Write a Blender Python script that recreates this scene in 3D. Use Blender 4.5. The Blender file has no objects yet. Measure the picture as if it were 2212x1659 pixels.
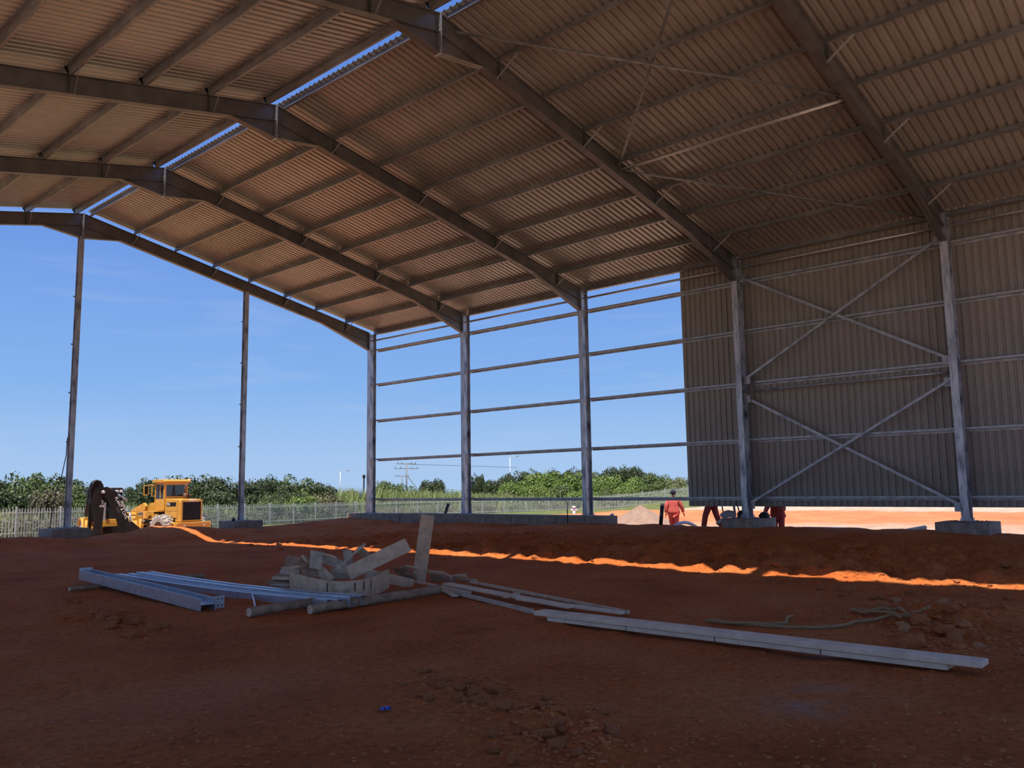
import bpy, bmesh, math, random
import numpy as np
from mathutils import Vector, Matrix

# ------------------------------------------------------------------ camera, sky, sun, exposure
S = bpy.context.scene
COL = S.collection
IW, IH, FPX = 2212, 1659, 1804.33
CAM = Vector((-11.037, -29.759, 1.616))
YAW, PIT, ROLL = 0.841044, 0.123177, -0.0150596
FW = Vector((math.sin(YAW)*math.cos(PIT), math.cos(YAW)*math.cos(PIT), math.sin(PIT)))
_r = Vector((math.cos(YAW), -math.sin(YAW), 0)); _u = _r.cross(FW)
RT = _r*math.cos(ROLL) + _u*math.sin(ROLL)
UP = -_r*math.sin(ROLL) + _u*math.cos(ROLL)
cd = bpy.data.cameras.new('camera'); cam = bpy.data.objects.new('camera', cd); COL.objects.link(cam)
cd.sensor_width = 36; cd.lens = FPX/IW*36; cd.clip_start = 0.05; cd.clip_end = 6000
m3 = Matrix((RT, UP, -FW)).transposed(); m4 = m3.to_4x4(); m4.translation = CAM; cam.matrix_world = m4
S.camera = cam
S.view_settings.view_transform = 'Standard'; S.view_settings.look = 'None'
S.view_settings.gamma = 1.0; S.view_settings.use_curve_mapping = False
S.view_settings.exposure = 0.70
S.cycles.adaptive_threshold = .03; S.cycles.max_bounces = 5; S.cycles.diffuse_bounces = 4; S.cycles.glossy_bounces = 2; S.cycles.transmission_bounces = 2; S.cycles.transparent_max_bounces = 2

def ray(px, py): return FW + RT*((px-IW/2)/FPX) + UP*((IH/2-py)/FPX)
def at(px, py, q): return CAM + ray(px, py)*q                      # photograph pixel at a distance along the view axis
def onz(px, py, z=0.0):
    d = ray(px, py); return CAM + d*((z-CAM.z)/d.z)

w = bpy.data.worlds.new('sky'); S.world = w; w.use_nodes = True
nt = w.node_tree; nt.nodes.clear()
def N(t, **k):
    n = nt.nodes.new(t)
    for a, b in k.items(): setattr(n, a, b)
    return n
o_ = N('ShaderNodeOutputWorld'); bg = N('ShaderNodeBackground'); tc = N('ShaderNodeTexCoord'); sp = N('ShaderNodeSeparateXYZ')
rp = N('ShaderNodeValToRGB')
nt.links.new(tc.outputs['Generated'], sp.inputs[0]); nt.links.new(sp.outputs['Z'], rp.inputs[0])
e = rp.color_ramp.elements
e[0].position = 0.0; e[0].color = (.40, .575, .84, 1)
e[1].position = 1.0; e[1].color = (.085, .20, .60, 1)
for p, c in ((.04, (.36, .55, .845, 1)), (.12, (.235, .445, .83, 1)), (.30, (.145, .30, .76, 1)), (.55, (.105, .235, .67, 1))):
    k = e.new(p); k.color = c
mp = N('ShaderNodeMapping'); mp.inputs['Scale'].default_value = (3, 3, 26)
nz = N('ShaderNodeTexNoise'); nz.inputs['Scale'].default_value = 1.6; nz.inputs['Detail'].default_value = 5
nt.links.new(tc.outputs['Generated'], mp.inputs[0]); nt.links.new(mp.outputs[0], nz.inputs[0])
cr = N('ShaderNodeValToRGB'); cr.color_ramp.elements[0].position = .56; cr.color_ramp.elements[1].position = .82
cr.color_ramp.elements[1].color = (.30, .30, .30, 1)
nt.links.new(nz.outputs[0], cr.inputs[0])
mx = N('ShaderNodeMixRGB'); mx.inputs[2].default_value = (.50, .60, .80, 1)
nt.links.new(cr.outputs[0], mx.inputs[0]); nt.links.new(rp.outputs[0], mx.inputs[1])
nt.links.new(mx.outputs[0], bg.inputs[0]); bg.inputs[1].default_value = 0.63
nt.links.new(bg.outputs[0], o_.inputs[0])
SUN = Vector((-0.272, -0.10, 0.957)).normalized()
sl = bpy.data.lights.new('sun', 'SUN'); so = bpy.data.objects.new('sun', sl); COL.objects.link(so)
sl.energy = 4.8; sl.color = (1, .94, .84); sl.angle = math.radians(.53)
so.rotation_euler = SUN.to_track_quat('Z', 'Y').to_euler(); so.location = (-20, -20, 60)

# ------------------------------------------------------------------ helpers
rnd = random.Random(7)
M = {}
def mat(name, c1, c2=None, rough=.6, metal=0., scale=6., detail=6., bump=0., bscale=None, c3=None, stretch=None, spec=None, space='Object', lo=.35, hi=.68):
    m = bpy.data.materials.new(name); m.use_nodes = True; t = m.node_tree
    b = t.nodes['Principled BSDF']; b.inputs['Roughness'].default_value = rough; b.inputs['Metallic'].default_value = metal
    if spec is not None: b.inputs['Specular IOR Level'].default_value = spec
    c1 = tuple(c1)+(1,)
    if c2 is None:
        b.inputs['Base Color'].default_value = c1
    else:
        tcn = t.nodes.new('ShaderNodeTexCoord'); src = tcn.outputs[space]
        if space == 'World':
            pass
        if stretch:
            mpn = t.nodes.new('ShaderNodeMapping'); mpn.inputs['Scale'].default_value = stretch
            t.links.new(src, mpn.inputs[0]); src = mpn.outputs[0]
        n = t.nodes.new('ShaderNodeTexNoise'); n.inputs['Scale'].default_value = scale; n.inputs['Detail'].default_value = detail
        n.inputs['Roughness'].default_value = .62
        t.links.new(src, n.inputs[0])
        r = t.nodes.new('ShaderNodeValToRGB'); r.color_ramp.elements[0].position = lo; r.color_ramp.elements[1].position = hi
        r.color_ramp.elements[0].color = c1; r.color_ramp.elements[1].color = tuple(c2)+(1,)
        if c3: k = r.color_ramp.elements.new((lo+hi)/2); k.color = tuple(c3)+(1,)
        t.links.new(n.outputs[0], r.inputs[0]); t.links.new(r.outputs[0], b.inputs['Base Color'])
        if bump:
            n2 = t.nodes.new('ShaderNodeTexNoise'); n2.inputs['Scale'].default_value = bscale or scale*4; n2.inputs['Detail'].default_value = 5
            t.links.new(src, n2.inputs[0])
            bn = t.nodes.new('ShaderNodeBump'); bn.inputs['Strength'].default_value = bump; bn.inputs['Distance'].default_value = .02
            t.links.new(n2.outputs[0], bn.inputs['Height']); t.links.new(bn.outputs[0], b.inputs['Normal'])
    M[name] = m; return m

mat('galv', (.20, .215, .235), (.46, .48, .50), rough=.42, metal=.55, scale=3.5, c3=(.36, .38, .40), lo=.3, hi=.7)
mat('galv_col', (.12, .13, .15), (.56, .58, .61), rough=.40, metal=.55, scale=2.2, c3=(.40, .42, .45), lo=.33, hi=.62, stretch=(3, 3, .8))
mat('galv_bright', (.42, .44, .47), (.58, .60, .63), rough=.33, metal=.6, scale=8)
mat('rafter_paint', (.115, .11, .108), (.20, .19, .185), rough=.45, metal=.5, scale=1.6)
mat('purlin', (.15, .155, .16), (.32, .325, .33), rough=.42, metal=.5, scale=2.2, stretch=(2, .5, 2))
mat('roof_sheet', (.29, .265, .24), (.40, .37, .335), rough=.34, metal=.40, scale=.9, stretch=(.6, .6, 1))
mat('wall_sheet', (.24, .213, .178), (.30, .27, .225), rough=.45, metal=.25, scale=.8, bump=.05, bscale=40)
mat('concrete', (.20, .165, .13), (.35, .30, .24), rough=.9, scale=5, bump=.3, bscale=30)
mat('board', (.42, .285, .165), (.74, .55, .345), rough=.85, scale=7, detail=9, c3=(.60, .435, .265), bump=.3, bscale=40, lo=.26)
mat('board_grey', (.37, .295, .20), (.62, .51, .36), rough=.85, scale=8, bump=.3, bscale=40)
mat('board_dark', (.25, .15, .08), (.45, .295, .175), rough=.9, scale=9, bump=.4, bscale=30)
mat('plank', (.55, .42, .28), (.82, .65, .45), rough=.8, scale=6, c3=(.71, .555, .375), bump=.25, bscale=35, stretch=(1, .25, 1), lo=.25)
mat('timber_pole', (.23, .145, .075), (.42, .28, .16), rough=.9, scale=8, bump=.6, bscale=20, stretch=(1, 1, 1))
mat('rope', (.30, .175, .07), (.48, .30, .135), rough=.95, scale=60)
mat('clod', (.36, .098, .022), (.54, .175, .045), rough=.95, scale=6, bump=.8, bscale=14)
mat('clod_pale', (.42, .17, .055), (.56, .26, .105), rough=.95, scale=6, bump=.6, bscale=14)
mat('yellow', (.56, .27, .028), (.64, .33, .045), rough=.42, scale=2.5)
mat('yellow_dirty', (.50, .25, .05), (.72, .36, .05), rough=.6, scale=3)
mat('black_paint', (.012, .011, .012), (.020, .019, .019), rough=.6, scale=3, spec=.12)
mat('black_matte', (.010, .010, .010), rough=.85)
mat('glass_dark', (.025, .03, .035), rough=.06, spec=.8)
mat('glass_green', (.20, .33, .30), rough=.08)
mat('tyre', (.30, .26, .23), (.44, .39, .35), rough=.95, scale=5)
mat('tyre_dark', (.035, .033, .032), rough=.9)
mat('white_paint', (.78, .78, .78), rough=.5)
mat('chrome', (.55, .55, .56), rough=.35, metal=.8)
mat('rust_brown', (.11, .055, .035), (.20, .10, .06), rough=.7, scale=10)
mat('red_cloth', (.50, .075, .065), (.62, .12, .10), rough=.9, scale=9, bump=.6, bscale=8)
mat('dark_red_cloth', (.32, .05, .045), (.44, .08, .07), rough=.9, scale=9, bump=.6, bscale=8)
mat('navy_cloth', (.02, .025, .06), rough=.9)
mat('skin', (.10, .05, .03), rough=.6)
mat('glove', (.85, .12, .05), rough=.8)
mat('boot', (.02, .017, .015), rough=.6)
mat('black_plastic', (.015, .015, .017), rough=.35)
mat('cream_plastic', (.75, .70, .50), rough=.5)
mat('pvc_white', (.80, .80, .84), rough=.35)
mat('pvc_green', (.50, .62, .52), rough=.4)
mat('grey_bag', (.22, .22, .22), (.34, .34, .34), rough=.6, scale=6)
mat('steel_dark', (.03, .03, .033), rough=.5, metal=.5)
mat('fence', (.50, .49, .45), (.62, .61, .56), rough=.5, metal=.3, scale=3)
mat('fence_rail', (.55, .56, .44), (.66, .66, .52), rough=.5, metal=.2, scale=2)
mat('bark', (.10, .07, .05), (.17, .13, .09), rough=.9, scale=8)
mat('blue_plastic', (.07, .16, .55), rough=.5)
mat('pole_wood', (.22, .21, .21), rough=.9)
mat('lamp_grey', (.50, .52, .54), rough=.5)
mat('sand', (.24, .15, .105), (.33, .215, .155), rough=.95, scale=3, bump=.5, bscale=12)
mat('sea', (.03, .10, .25), rough=.3)
mat('cloth_white', (.75, .76, .78), rough=.8)

def leafmat(name, c1, c2, c3):
    m = bpy.data.materials.new(name); m.use_nodes = True; t = m.node_tree
    b = t.nodes['Principled BSDF']; b.inputs['Roughness'].default_value = .55
    g = t.nodes.new('ShaderNodeNewGeometry')
    r = t.nodes.new('ShaderNodeValToRGB'); r.color_ramp.elements[0].color = tuple(c1)+(1,); r.color_ramp.elements[1].color = tuple(c2)+(1,)
    k = r.color_ramp.elements.new(.5); k.color = tuple(c3)+(1,)
    t.links.new(g.outputs['Random Per Island'], r.inputs[0]); t.links.new(r.outputs[0], b.inputs['Base Color'])
    tr = t.nodes.new('ShaderNodeBsdfTranslucent'); t.links.new(r.outputs[0], tr.inputs[0])
    mxs = t.nodes.new('ShaderNodeMixShader'); mxs.inputs[0].default_value = .2
    t.links.new(b.outputs[0], mxs.inputs[1]); t.links.new(tr.outputs[0], mxs.inputs[2])
    t.links.new(mxs.outputs[0], t.nodes['Material Output'].inputs[0]); M[name] = m
leafmat('leaf_dark', (.030, .048, .013), (.085, .105, .030), (.05, .072, .018))
leafmat('leaf_mid', (.055, .09, .018), (.14, .18, .04), (.085, .125, .025))
leafmat('leaf_bright', (.09, .155, .02), (.22, .27, .05), (.14, .21, .03))
leafmat('leaf_brown', (.10, .075, .045), (.19, .16, .08), (.13, .12, .05))
leafmat('leaf_olive', (.12, .14, .05), (.26, .26, .11), (.17, .19, .07))
leafmat('reed', (.13, .19, .04), (.42, .42, .17), (.25, .30, .08))
leafmat('reed_dry', (.15, .13, .06), (.38, .34, .19), (.24, .215, .10))

class MB:
    """collects shapes in the coordinates of the parent and links them as one mesh object"""
    def __init__(s): s.v = []; s.f = []
    def add(s, vs, fs):
        k = len(s.v); s.v += [tuple(p) for p in vs]; s.f += [tuple(i+k for i in q) for q in fs]; return s
    def box(s, c, d, R=None):
        hx, hy, hz = d[0]/2, d[1]/2, d[2]/2
        vs = [Vector((x, y, z)) for x in (-hx, hx) for y in (-hy, hy) for z in (-hz, hz)]
        if R is not None: vs = [R @ v for v in vs]
        c = Vector(c)
        return s.add([v+c for v in vs], [(0,1,3,2), (4,6,7,5), (0,4,5,1), (2,3,7,6), (0,2,6,4), (1,5,7,3)])
    def prism(s, A, B):
        n = len(A); fs = [(i, (i+1) % n, n+(i+1) % n, n+i) for i in range(n)]
        return s.add(list(A)+list(B), fs+[tuple(range(n-1, -1, -1)), tuple(range(n, 2*n))])
    def ext(s, prof, p1, p2, up=(0, 0, 1), prof2=None):
        p1, p2 = Vector(p1), Vector(p2); a = (p2-p1).normalized(); u = Vector(up)
        side = a.cross(u).normalized(); u = side.cross(a)
        f = lambda P, p: [p+side*x+u*y for x, y in P]
        return s.prism(f(prof, p1), f(prof2 or prof, p2))
    def bar(s, p1, p2, wd, ht, up=(0, 0, 1)):
        return s.ext([(-wd/2, -ht/2), (wd/2, -ht/2), (wd/2, ht/2), (-wd/2, ht/2)], p1, p2, up)
    def tube(s, pts, r, n=8, cap=True):
        pts = [Vector(p) for p in pts]; rs = r if isinstance(r, (list, tuple)) else [r]*len(pts)
        rings = []; ref = None
        for i, p in enumerate(pts):
            t = (pts[min(i+1, len(pts)-1)]-pts[max(i-1, 0)]).normalized()
            if ref is None: ref = t.orthogonal().normalized()
            ref = (ref-t*ref.dot(t)).normalized(); b = t.cross(ref)
            rings.append([p+(ref*math.cos(k*2*math.pi/n)+b*math.sin(k*2*math.pi/n))*rs[i] for k in range(n)])
        vs = [v for g in rings for v in g]; fs = []
        for i in range(len(pts)-1):
            for k in range(n): fs.append((i*n+k, i*n+(k+1) % n, (i+1)*n+(k+1) % n, (i+1)*n+k))
        if cap: fs += [tuple(range(n-1, -1, -1)), tuple(range((len(pts)-1)*n, len(pts)*n))]
        return s.add(vs, fs)
    def poly(s, pts, axis, d0, d1):
        """flat outline (two coordinates) given thickness along an axis; axis 'y': pts are (x,z); 'x': (y,z); 'z': (x,y)"""
        f = {'y': lambda a, b, d: (a, d, b), 'x': lambda a, b, d: (d, a, b), 'z': lambda a, b, d: (a, b, d)}[axis]
        return s.prism([f(a, b, d0) for a, b in pts], [f(a, b, d1) for a, b in pts])
    def lathe(s, prof, c, axis='x', n=20):
        vs = []; fs = []; k = len(prof); c = Vector(c)
        for i in range(n):
            a = 2*math.pi*i/n
            for r, h in prof:
                q = {'x': (h, r*math.cos(a), r*math.sin(a)), 'z': (r*math.cos(a), r*math.sin(a), h), 'y': (r*math.cos(a), h, r*math.sin(a))}[axis]
                vs.append(c+Vector(q))
        for i in range(n):
            for j in range(k-1): fs.append((i*k+j, i*k+j+1, ((i+1) % n)*k+j+1, ((i+1) % n)*k+j))
        return s.add(vs, fs)
    def mesh(s, name, m, smooth=False):
        me = bpy.data.meshes.new(name); me.from_pydata([tuple(v) for v in s.v], [], s.f)
        bm = bmesh.new(); bm.from_mesh(me); bmesh.ops.recalc_face_normals(bm, faces=bm.faces); bm.to_mesh(me); bm.free()
        me.materials.append(M[m])
        if smooth: me.polygons.foreach_set('use_smooth', [True]*len(me.polygons))
        return me
    def build(s, name, m, parent=None, smooth=False, bevel=0):
        o = link(name, s.mesh(name, m, smooth), parent)
        if bevel:
            b = o.modifiers.new('bevel', 'BEVEL'); b.width = bevel; b.segments = 2; b.limit_method = 'ANGLE'
        return o
def link(name, data, parent=None, loc=None, rot=None):
    o = bpy.data.objects.new(name, data); COL.objects.link(o)
    if parent is not None: o.parent = parent
    if loc is not None: o.location = loc
    if rot is not None: o.rotation_euler = rot
    return o
def tag(o, label=None, cat=None, group=None, kind=None):
    for k, v in (('label', label), ('category', cat), ('group', group), ('kind', kind)):
        if v: o[k] = v
    return o
def empty(name, loc=(0, 0, 0), rz=0, label=None, cat=None, group=None, kind=None):
    o = link(name, None, None, loc, (0, 0, rz)); o.empty_display_size = .2
    return tag(o, label, cat, group, kind)
def copy_tree(o, parent=None):
    c = o.copy(); COL.objects.link(c)
    if parent is not None: c.parent = parent
    for ch in list(o.children): copy_tree(ch, c)
    return c
def sstep(a, b, x):
    t = np.clip((np.asarray(x, float)-a)/(b-a), 0, 1); return t*t*(3-2*t)

# ------------------------------------------------------------------ ground
_rs = np.random.RandomState(3)
_LAT = _rs.rand(256, 256)
def vnoise(x, y):
    x = np.asarray(x, float); y = np.asarray(y, float)
    xi = np.floor(x).astype(int); yi = np.floor(y).astype(int); fx = x-xi; fy = y-yi
    fx = fx*fx*(3-2*fx); fy = fy*fy*(3-2*fy); g = lambda i, j: _LAT[i % 256, j % 256]
    return (g(xi, yi)*(1-fx)+g(xi+1, yi)*fx)*(1-fy)+(g(xi, yi+1)*(1-fx)+g(xi+1, yi+1)*fx)*fy-.5
def fbm(x, y, o=4):
    s = 0; a = 1
    for k in range(o): s = s+a*vnoise(x+17*k, y+31*k); x = x*2.03; y = y*2.03; a *= .5
    return s
GX = [-14, -2.2, -1.4, .25, 2.07, 3.0, 3.6, 5.2, 6.7, 8.8, 11.4, 14]
GZ = [.2, .26, .26, .16, .24, .44, .42, .24, .15, .26, .36, .3]
WY = [-36, -25.3, -23, -19.4, -15.6, -12.9, -6.2, -.5, 3]
WZ = [.25, .28, .33, .33, .30, .33, .26, .18, .15]
def height(x, y):
    x = np.asarray(x, float); y = np.asarray(y, float)
    n1 = fbm(x*.35, y*.35); n2 = fbm(x*1.3+9, y*1.3); n3 = fbm(x*3.6, y*3.6+5, 3)
    inside = .035*n1 + .026*n2 + .020*n3
    gab = np.interp(x, GX, GZ)*sstep(-3.7, -1.5, y+.6*n1)
    wal = np.interp(y, WY, WZ)*sstep(8.6, 12.2, x+.5*n1)
    # low ridge of dug soil under the light strip and towards the right edge
    rough = sstep(2.0, 4.2, x)*sstep(-10, -17, y)*(1-sstep(9, 12, x))
    heapR = .13*np.exp(-(((x+.1)/1.1)**2+((y+27.0)/.8)**2)) + 0*x
    for hx, hy, ha, rx, ry in HEAPS: heapR = heapR + ha*np.exp(-(((x-hx)/rx)**2+((y-hy)/ry)**2))*(.6+1.5*np.maximum(-.4, n3))
    stp = np.interp(y, [-30, -24, -14, -8, -5, -3.5], [.12, .12, .105, .075, .045, 0])*sstep(-.42, .55, x-3.2-.34*n2-.22*n3)*(1-sstep(8, 11.5, x))
    heapR = heapR + stp*(1+.5*n3)
    z_in = inside*(1+1.6*rough) + np.maximum(gab, wal) + .05*n2*(np.maximum(gab, wal) > .05) + heapR*(1+1.2*n3)
    wz = sstep(3, 13, y)
    zr = -.32 + .62*sstep(40, 66, x)*(1-wz) + .10*np.maximum(0, n2)*sstep(18, 26, x) + .22*np.exp(-((x-37)/6)**2)*(1-wz)*(1+n1)
    zg = -1.05 - .012*np.clip(y-18, 0, 40)
    zo = zr*(1-wz)+zg*wz + .04*n2 + .05*n1
    zo = zo + 1.0*sstep(62, 78, x)*(1-sstep(22, 30, y))*wz
    outx = sstep(13.0, 15.2, x); outy = sstep(.4, 3.4, y); outl = sstep(-13.0, -15, x); outb = sstep(-37, -40, y)
    k = np.maximum(outx, outy)
    z = z_in*(1-k)+zo*k
    return z
_c = [onz(240, 1330), onz(1000, 1490), onz(1160, 1565), onz(1290, 1610)]
HEAPS = [(_c[0].x, _c[0].y, .07, .55, .5), (_c[1].x, _c[1].y, .04, .45, .35), (_c[2].x, _c[2].y, .05, .4, .4), (_c[3].x, _c[3].y, .05, .4, .35)]
def hz(x, y): return float(height(np.array([x]), np.array([y]))[0])
def axis(lo, f0, f1, hi, st, grow=1.16):
    c = list(np.arange(f0, f1, st)); s = st; p = f0; L = []
    while p > lo: s *= grow; p -= s; L.append(p)
    s = st; p = c[-1]; Rr = []
    while p < hi: s *= grow; p += s; Rr.append(p)
    return np.array(L[::-1]+c+Rr)
xs = axis(-700, -9.6, 13.6, 900, .075, 1.13); ys = axis(-500, -29.4, 2.2, 900, .085, 1.13)
X, Y = np.meshgrid(xs, ys); Z = height(X, Y)
Z = Z - .022*np.clip(np.hypot(X-20, Y-10)-130, 0, 1e9)
nx, ny = len(xs), len(ys)
me = bpy.data.meshes.new('floor')
me.vertices.add(nx*ny); me.vertices.foreach_set('co', np.stack([X, Y, Z], -1).astype('f4').ravel())
ii = (np.arange(ny-1)[:, None]*nx+np.arange(nx-1)[None]).ravel()
fc = np.stack([ii, ii+1, ii+1+nx, ii+nx], -1).astype('i4'); nf = len(fc)
me.loops.add(nf*4); me.loops.foreach_set('vertex_index', fc.ravel())
me.polygons.add(nf); me.polygons.foreach_set('loop_start', np.arange(nf, dtype='i4')*4); me.polygons.foreach_set('loop_total', np.full(nf, 4, 'i4'))
me.polygons.foreach_set('use_smooth', np.ones(nf, bool)); me.update()
# which kind of soil lies where: red = red earth, green = pale sand, blue = grass, alpha unused; cement spill kept apart
sandw = np.clip(sstep(14.5, 17, X)*(1-.75*sstep(25, 29, X+4*fbm(X*.2, Y*.2)))*.85 + sstep(41, 46, X+6*fbm(X*.1, Y*.1)), 0, 1)*(1-sstep(2, 14, Y))
sandw = np.maximum(sandw, np.maximum(sstep(-12.0, -13.5, X), sstep(-30.2, -31.5, Y))*(.9+.3*fbm(X*.3, Y*.3)))  # unseen ground left and behind made pale to bounce sunlight into the shed
sandw = np.maximum(sandw, .55*sstep(2.5, 6, Y)*(1-sstep(30, 40, X)))
sandw = np.clip(sandw, 0, 1)
grass = np.clip(np.maximum(sstep(19, 24, Y+4*fbm(X*.2, Y*.2)), sstep(62, 66, X)*sstep(4, 9, Y)), 0, 1)
grass = np.maximum(grass, sstep(90, 120, np.hypot(X, Y)))
cem = np.exp(-(((X+4.75)/.42)**2+((Y+27.2)/.33)**2))*np.clip(.35+1.6*fbm(X*3, Y*3), 0, 1)
cem = np.maximum(cem, .5*np.exp(-(((X+3.1)/.4)**2+((Y+26.4)/.3)**2))*np.clip(.2+1.6*fbm(X*4, Y*4), 0, 1))
cem = np.maximum(cem, .12*np.exp(-(((X+7.6)/1.1)**2+((Y+23.4)/.8)**2)))
ca = me.color_attributes.new('soil', 'FLOAT_COLOR', 'POINT')
ca.data.foreach_set('color', np.stack([cem, sandw, grass, np.ones_like(X)], -1).astype('f4').ravel())
gm = bpy.data.materials.new('earth'); gm.use_nodes = True; t = gm.node_tree; b = t.nodes['Principled BSDF']
b.inputs['Roughness'].default_value = .95; b.inputs['Specular IOR Level'].default_value = .15
def T(n, **k):
    q = t.nodes.new(n)
    for a, v in k.items(): setattr(q, a, v)
    return q
L = t.links.new
geo = T('ShaderNodeNewGeometry'); at_ = T('ShaderNodeAttribute', attribute_name='soil'); spx = T('ShaderNodeSeparateXYZ'); L(at_.outputs['Vector'], spx.inputs[0])
def noise(sc, det=6, rg=.6):
    n = T('ShaderNodeTexNoise'); n.inputs['Scale'].default_value = sc; n.inputs['Detail'].default_value = det; n.inputs['Roughness'].default_value = rg
    L(geo.outputs['Position'], n.inputs[0]); return n
def ramp(src, st):
    r = T('ShaderNodeValToRGB'); el = r.color_ramp.elements
    el[0].position, el[0].color = st[0][0], st[0][1]+(1,); el[1].position, el[1].color = st[-1][0], st[-1][1]+(1,)
    for p, c in st[1:-1]: k = el.new(p); k.color = c+(1,)
    L(src, r.inputs[0]); return r
big = ramp(noise(.55, 8, .62).outputs[0], [(.32, (.50, .118, .024)), (.48, (.66, .172, .040)), (.66, (.72, .225, .064))])
fine = ramp(noise(14, 6, .7).outputs[0], [(.30, (.55, .53, .5)), (.5, (1, 1, 1)), (.70, (1.25, 1.3, 1.35))])
mul = T('ShaderNodeMixRGB', blend_type='MULTIPLY'); mul.inputs[0].default_value = .85
L(big.outputs[0], mul.inputs[1]); L(fine.outputs[0], mul.inputs[2])
peb = T('ShaderNodeTexVoronoi'); peb.inputs['Scale'].default_value = 26; L(geo.outputs['Position'], peb.inputs[0])
pebr = ramp(peb.outputs['Distance'], [(.05, (1, 1, 1)), (.10, (0, 0, 0))])
pebm = T('ShaderNodeMath', operation='MULTIPLY'); L(pebr.outputs[0], pebm.inputs[0])
thr = ramp(noise(5, 3).outputs[0], [(.55, (0, 0, 0)), (.7, (.6, .6, .6))]); L(thr.outputs[0], pebm.inputs[1])
mixp = T('ShaderNodeMixRGB'); mixp.inputs[2].default_value = (.62, .40, .25, 1); L(pebm.outputs[0], mixp.inputs[0]); L(mul.outputs[0], mixp.inputs[1])
mixs = T('ShaderNodeMixRGB'); L(spx.outputs['Y'], mixs.inputs[0]); L(mixp.outputs[0], mixs.inputs[1])
sandr = ramp(noise(.8, 6).outputs[0], [(.3, (.42, .31, .22)), (.7, (.58, .46, .345))]); L(sandr.outputs[0], mixs.inputs[2])
mixg = T('ShaderNodeMixRGB'); L(spx.outputs['Z'], mixg.inputs[0]); L(mixs.outputs[0], mixg.inputs[1])
grr = ramp(noise(1.5, 6).outputs[0], [(.3, (.07, .10, .025)), (.5, (.13, .15, .045)), (.7, (.24, .21, .10))]); L(grr.outputs[0], mixg.inputs[2])
mixc = T('ShaderNodeMixRGB'); L(spx.outputs['X'], mixc.inputs[0]); L(mixg.outputs[0], mixc.inputs[1]); mixc.inputs[2].default_value = (.46, .38, .29, 1)
L(mixc.outputs[0], b.inputs['Base Color'])
bn = T('ShaderNodeBump'); bn.inputs['Strength'].default_value = 1.0; bn.inputs['Distance'].default_value = .05; L(noise(22, 7, .7).outputs[0], bn.inputs['Height'])
L(bn.outputs[0], b.inputs['Normal'])
me.materials.append(gm)
floor = link('floor', me); floor['kind'] = 'structure'; tag(floor, 'bare red earth floor of the shed running out to the yard')
sea = MB().poly([(-3000, 250), (5000, 250), (5000, 5500), (-3000, 5500)], 'z', -24, -22).build('sea', 'sea'); sea['kind'] = 'structure'

# ------------------------------------------------------------------ steel shed
SL = .2074; AN = math.atan(SL); HW = 12.70; RZ = 11.27; NF = 6
def zt(x): return RZ-SL*abs(x)
def ipro(wd, d, tf=.016, tw=.012, top=0.):
    a, c, h = wd/2, tw/2, d
    return [(-a, top-h), (a, top-h), (a, top-h+tf), (c, top-h+tf), (c, top-tf), (a, top-tf), (a, top), (-a, top), (-a, top-tf), (-c, top-tf), (-c, top-h+tf), (-a, top-h+tf)]
PX = [.25, 1.79, 3.33, 4.87, 6.41, 8.07, 9.62, 11.22, 12.84]
BASE = {0: .575, 1: .6, 2: .6, 3: .6, 4: .585, 5: .6, 6: .6}
FR_LABEL = ['steel portal frame standing in the open gable end, farthest from the camera', 'second steel portal frame in from the open gable end',
            'third steel portal frame in from the gable, last one before the cladding starts',
            'steel portal frame whose column stands on the pad with the grey bag',
            'steel portal frame with its column at the right on a lone concrete pad', 'steel portal frame of the near gable, overhead at the camera']
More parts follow.
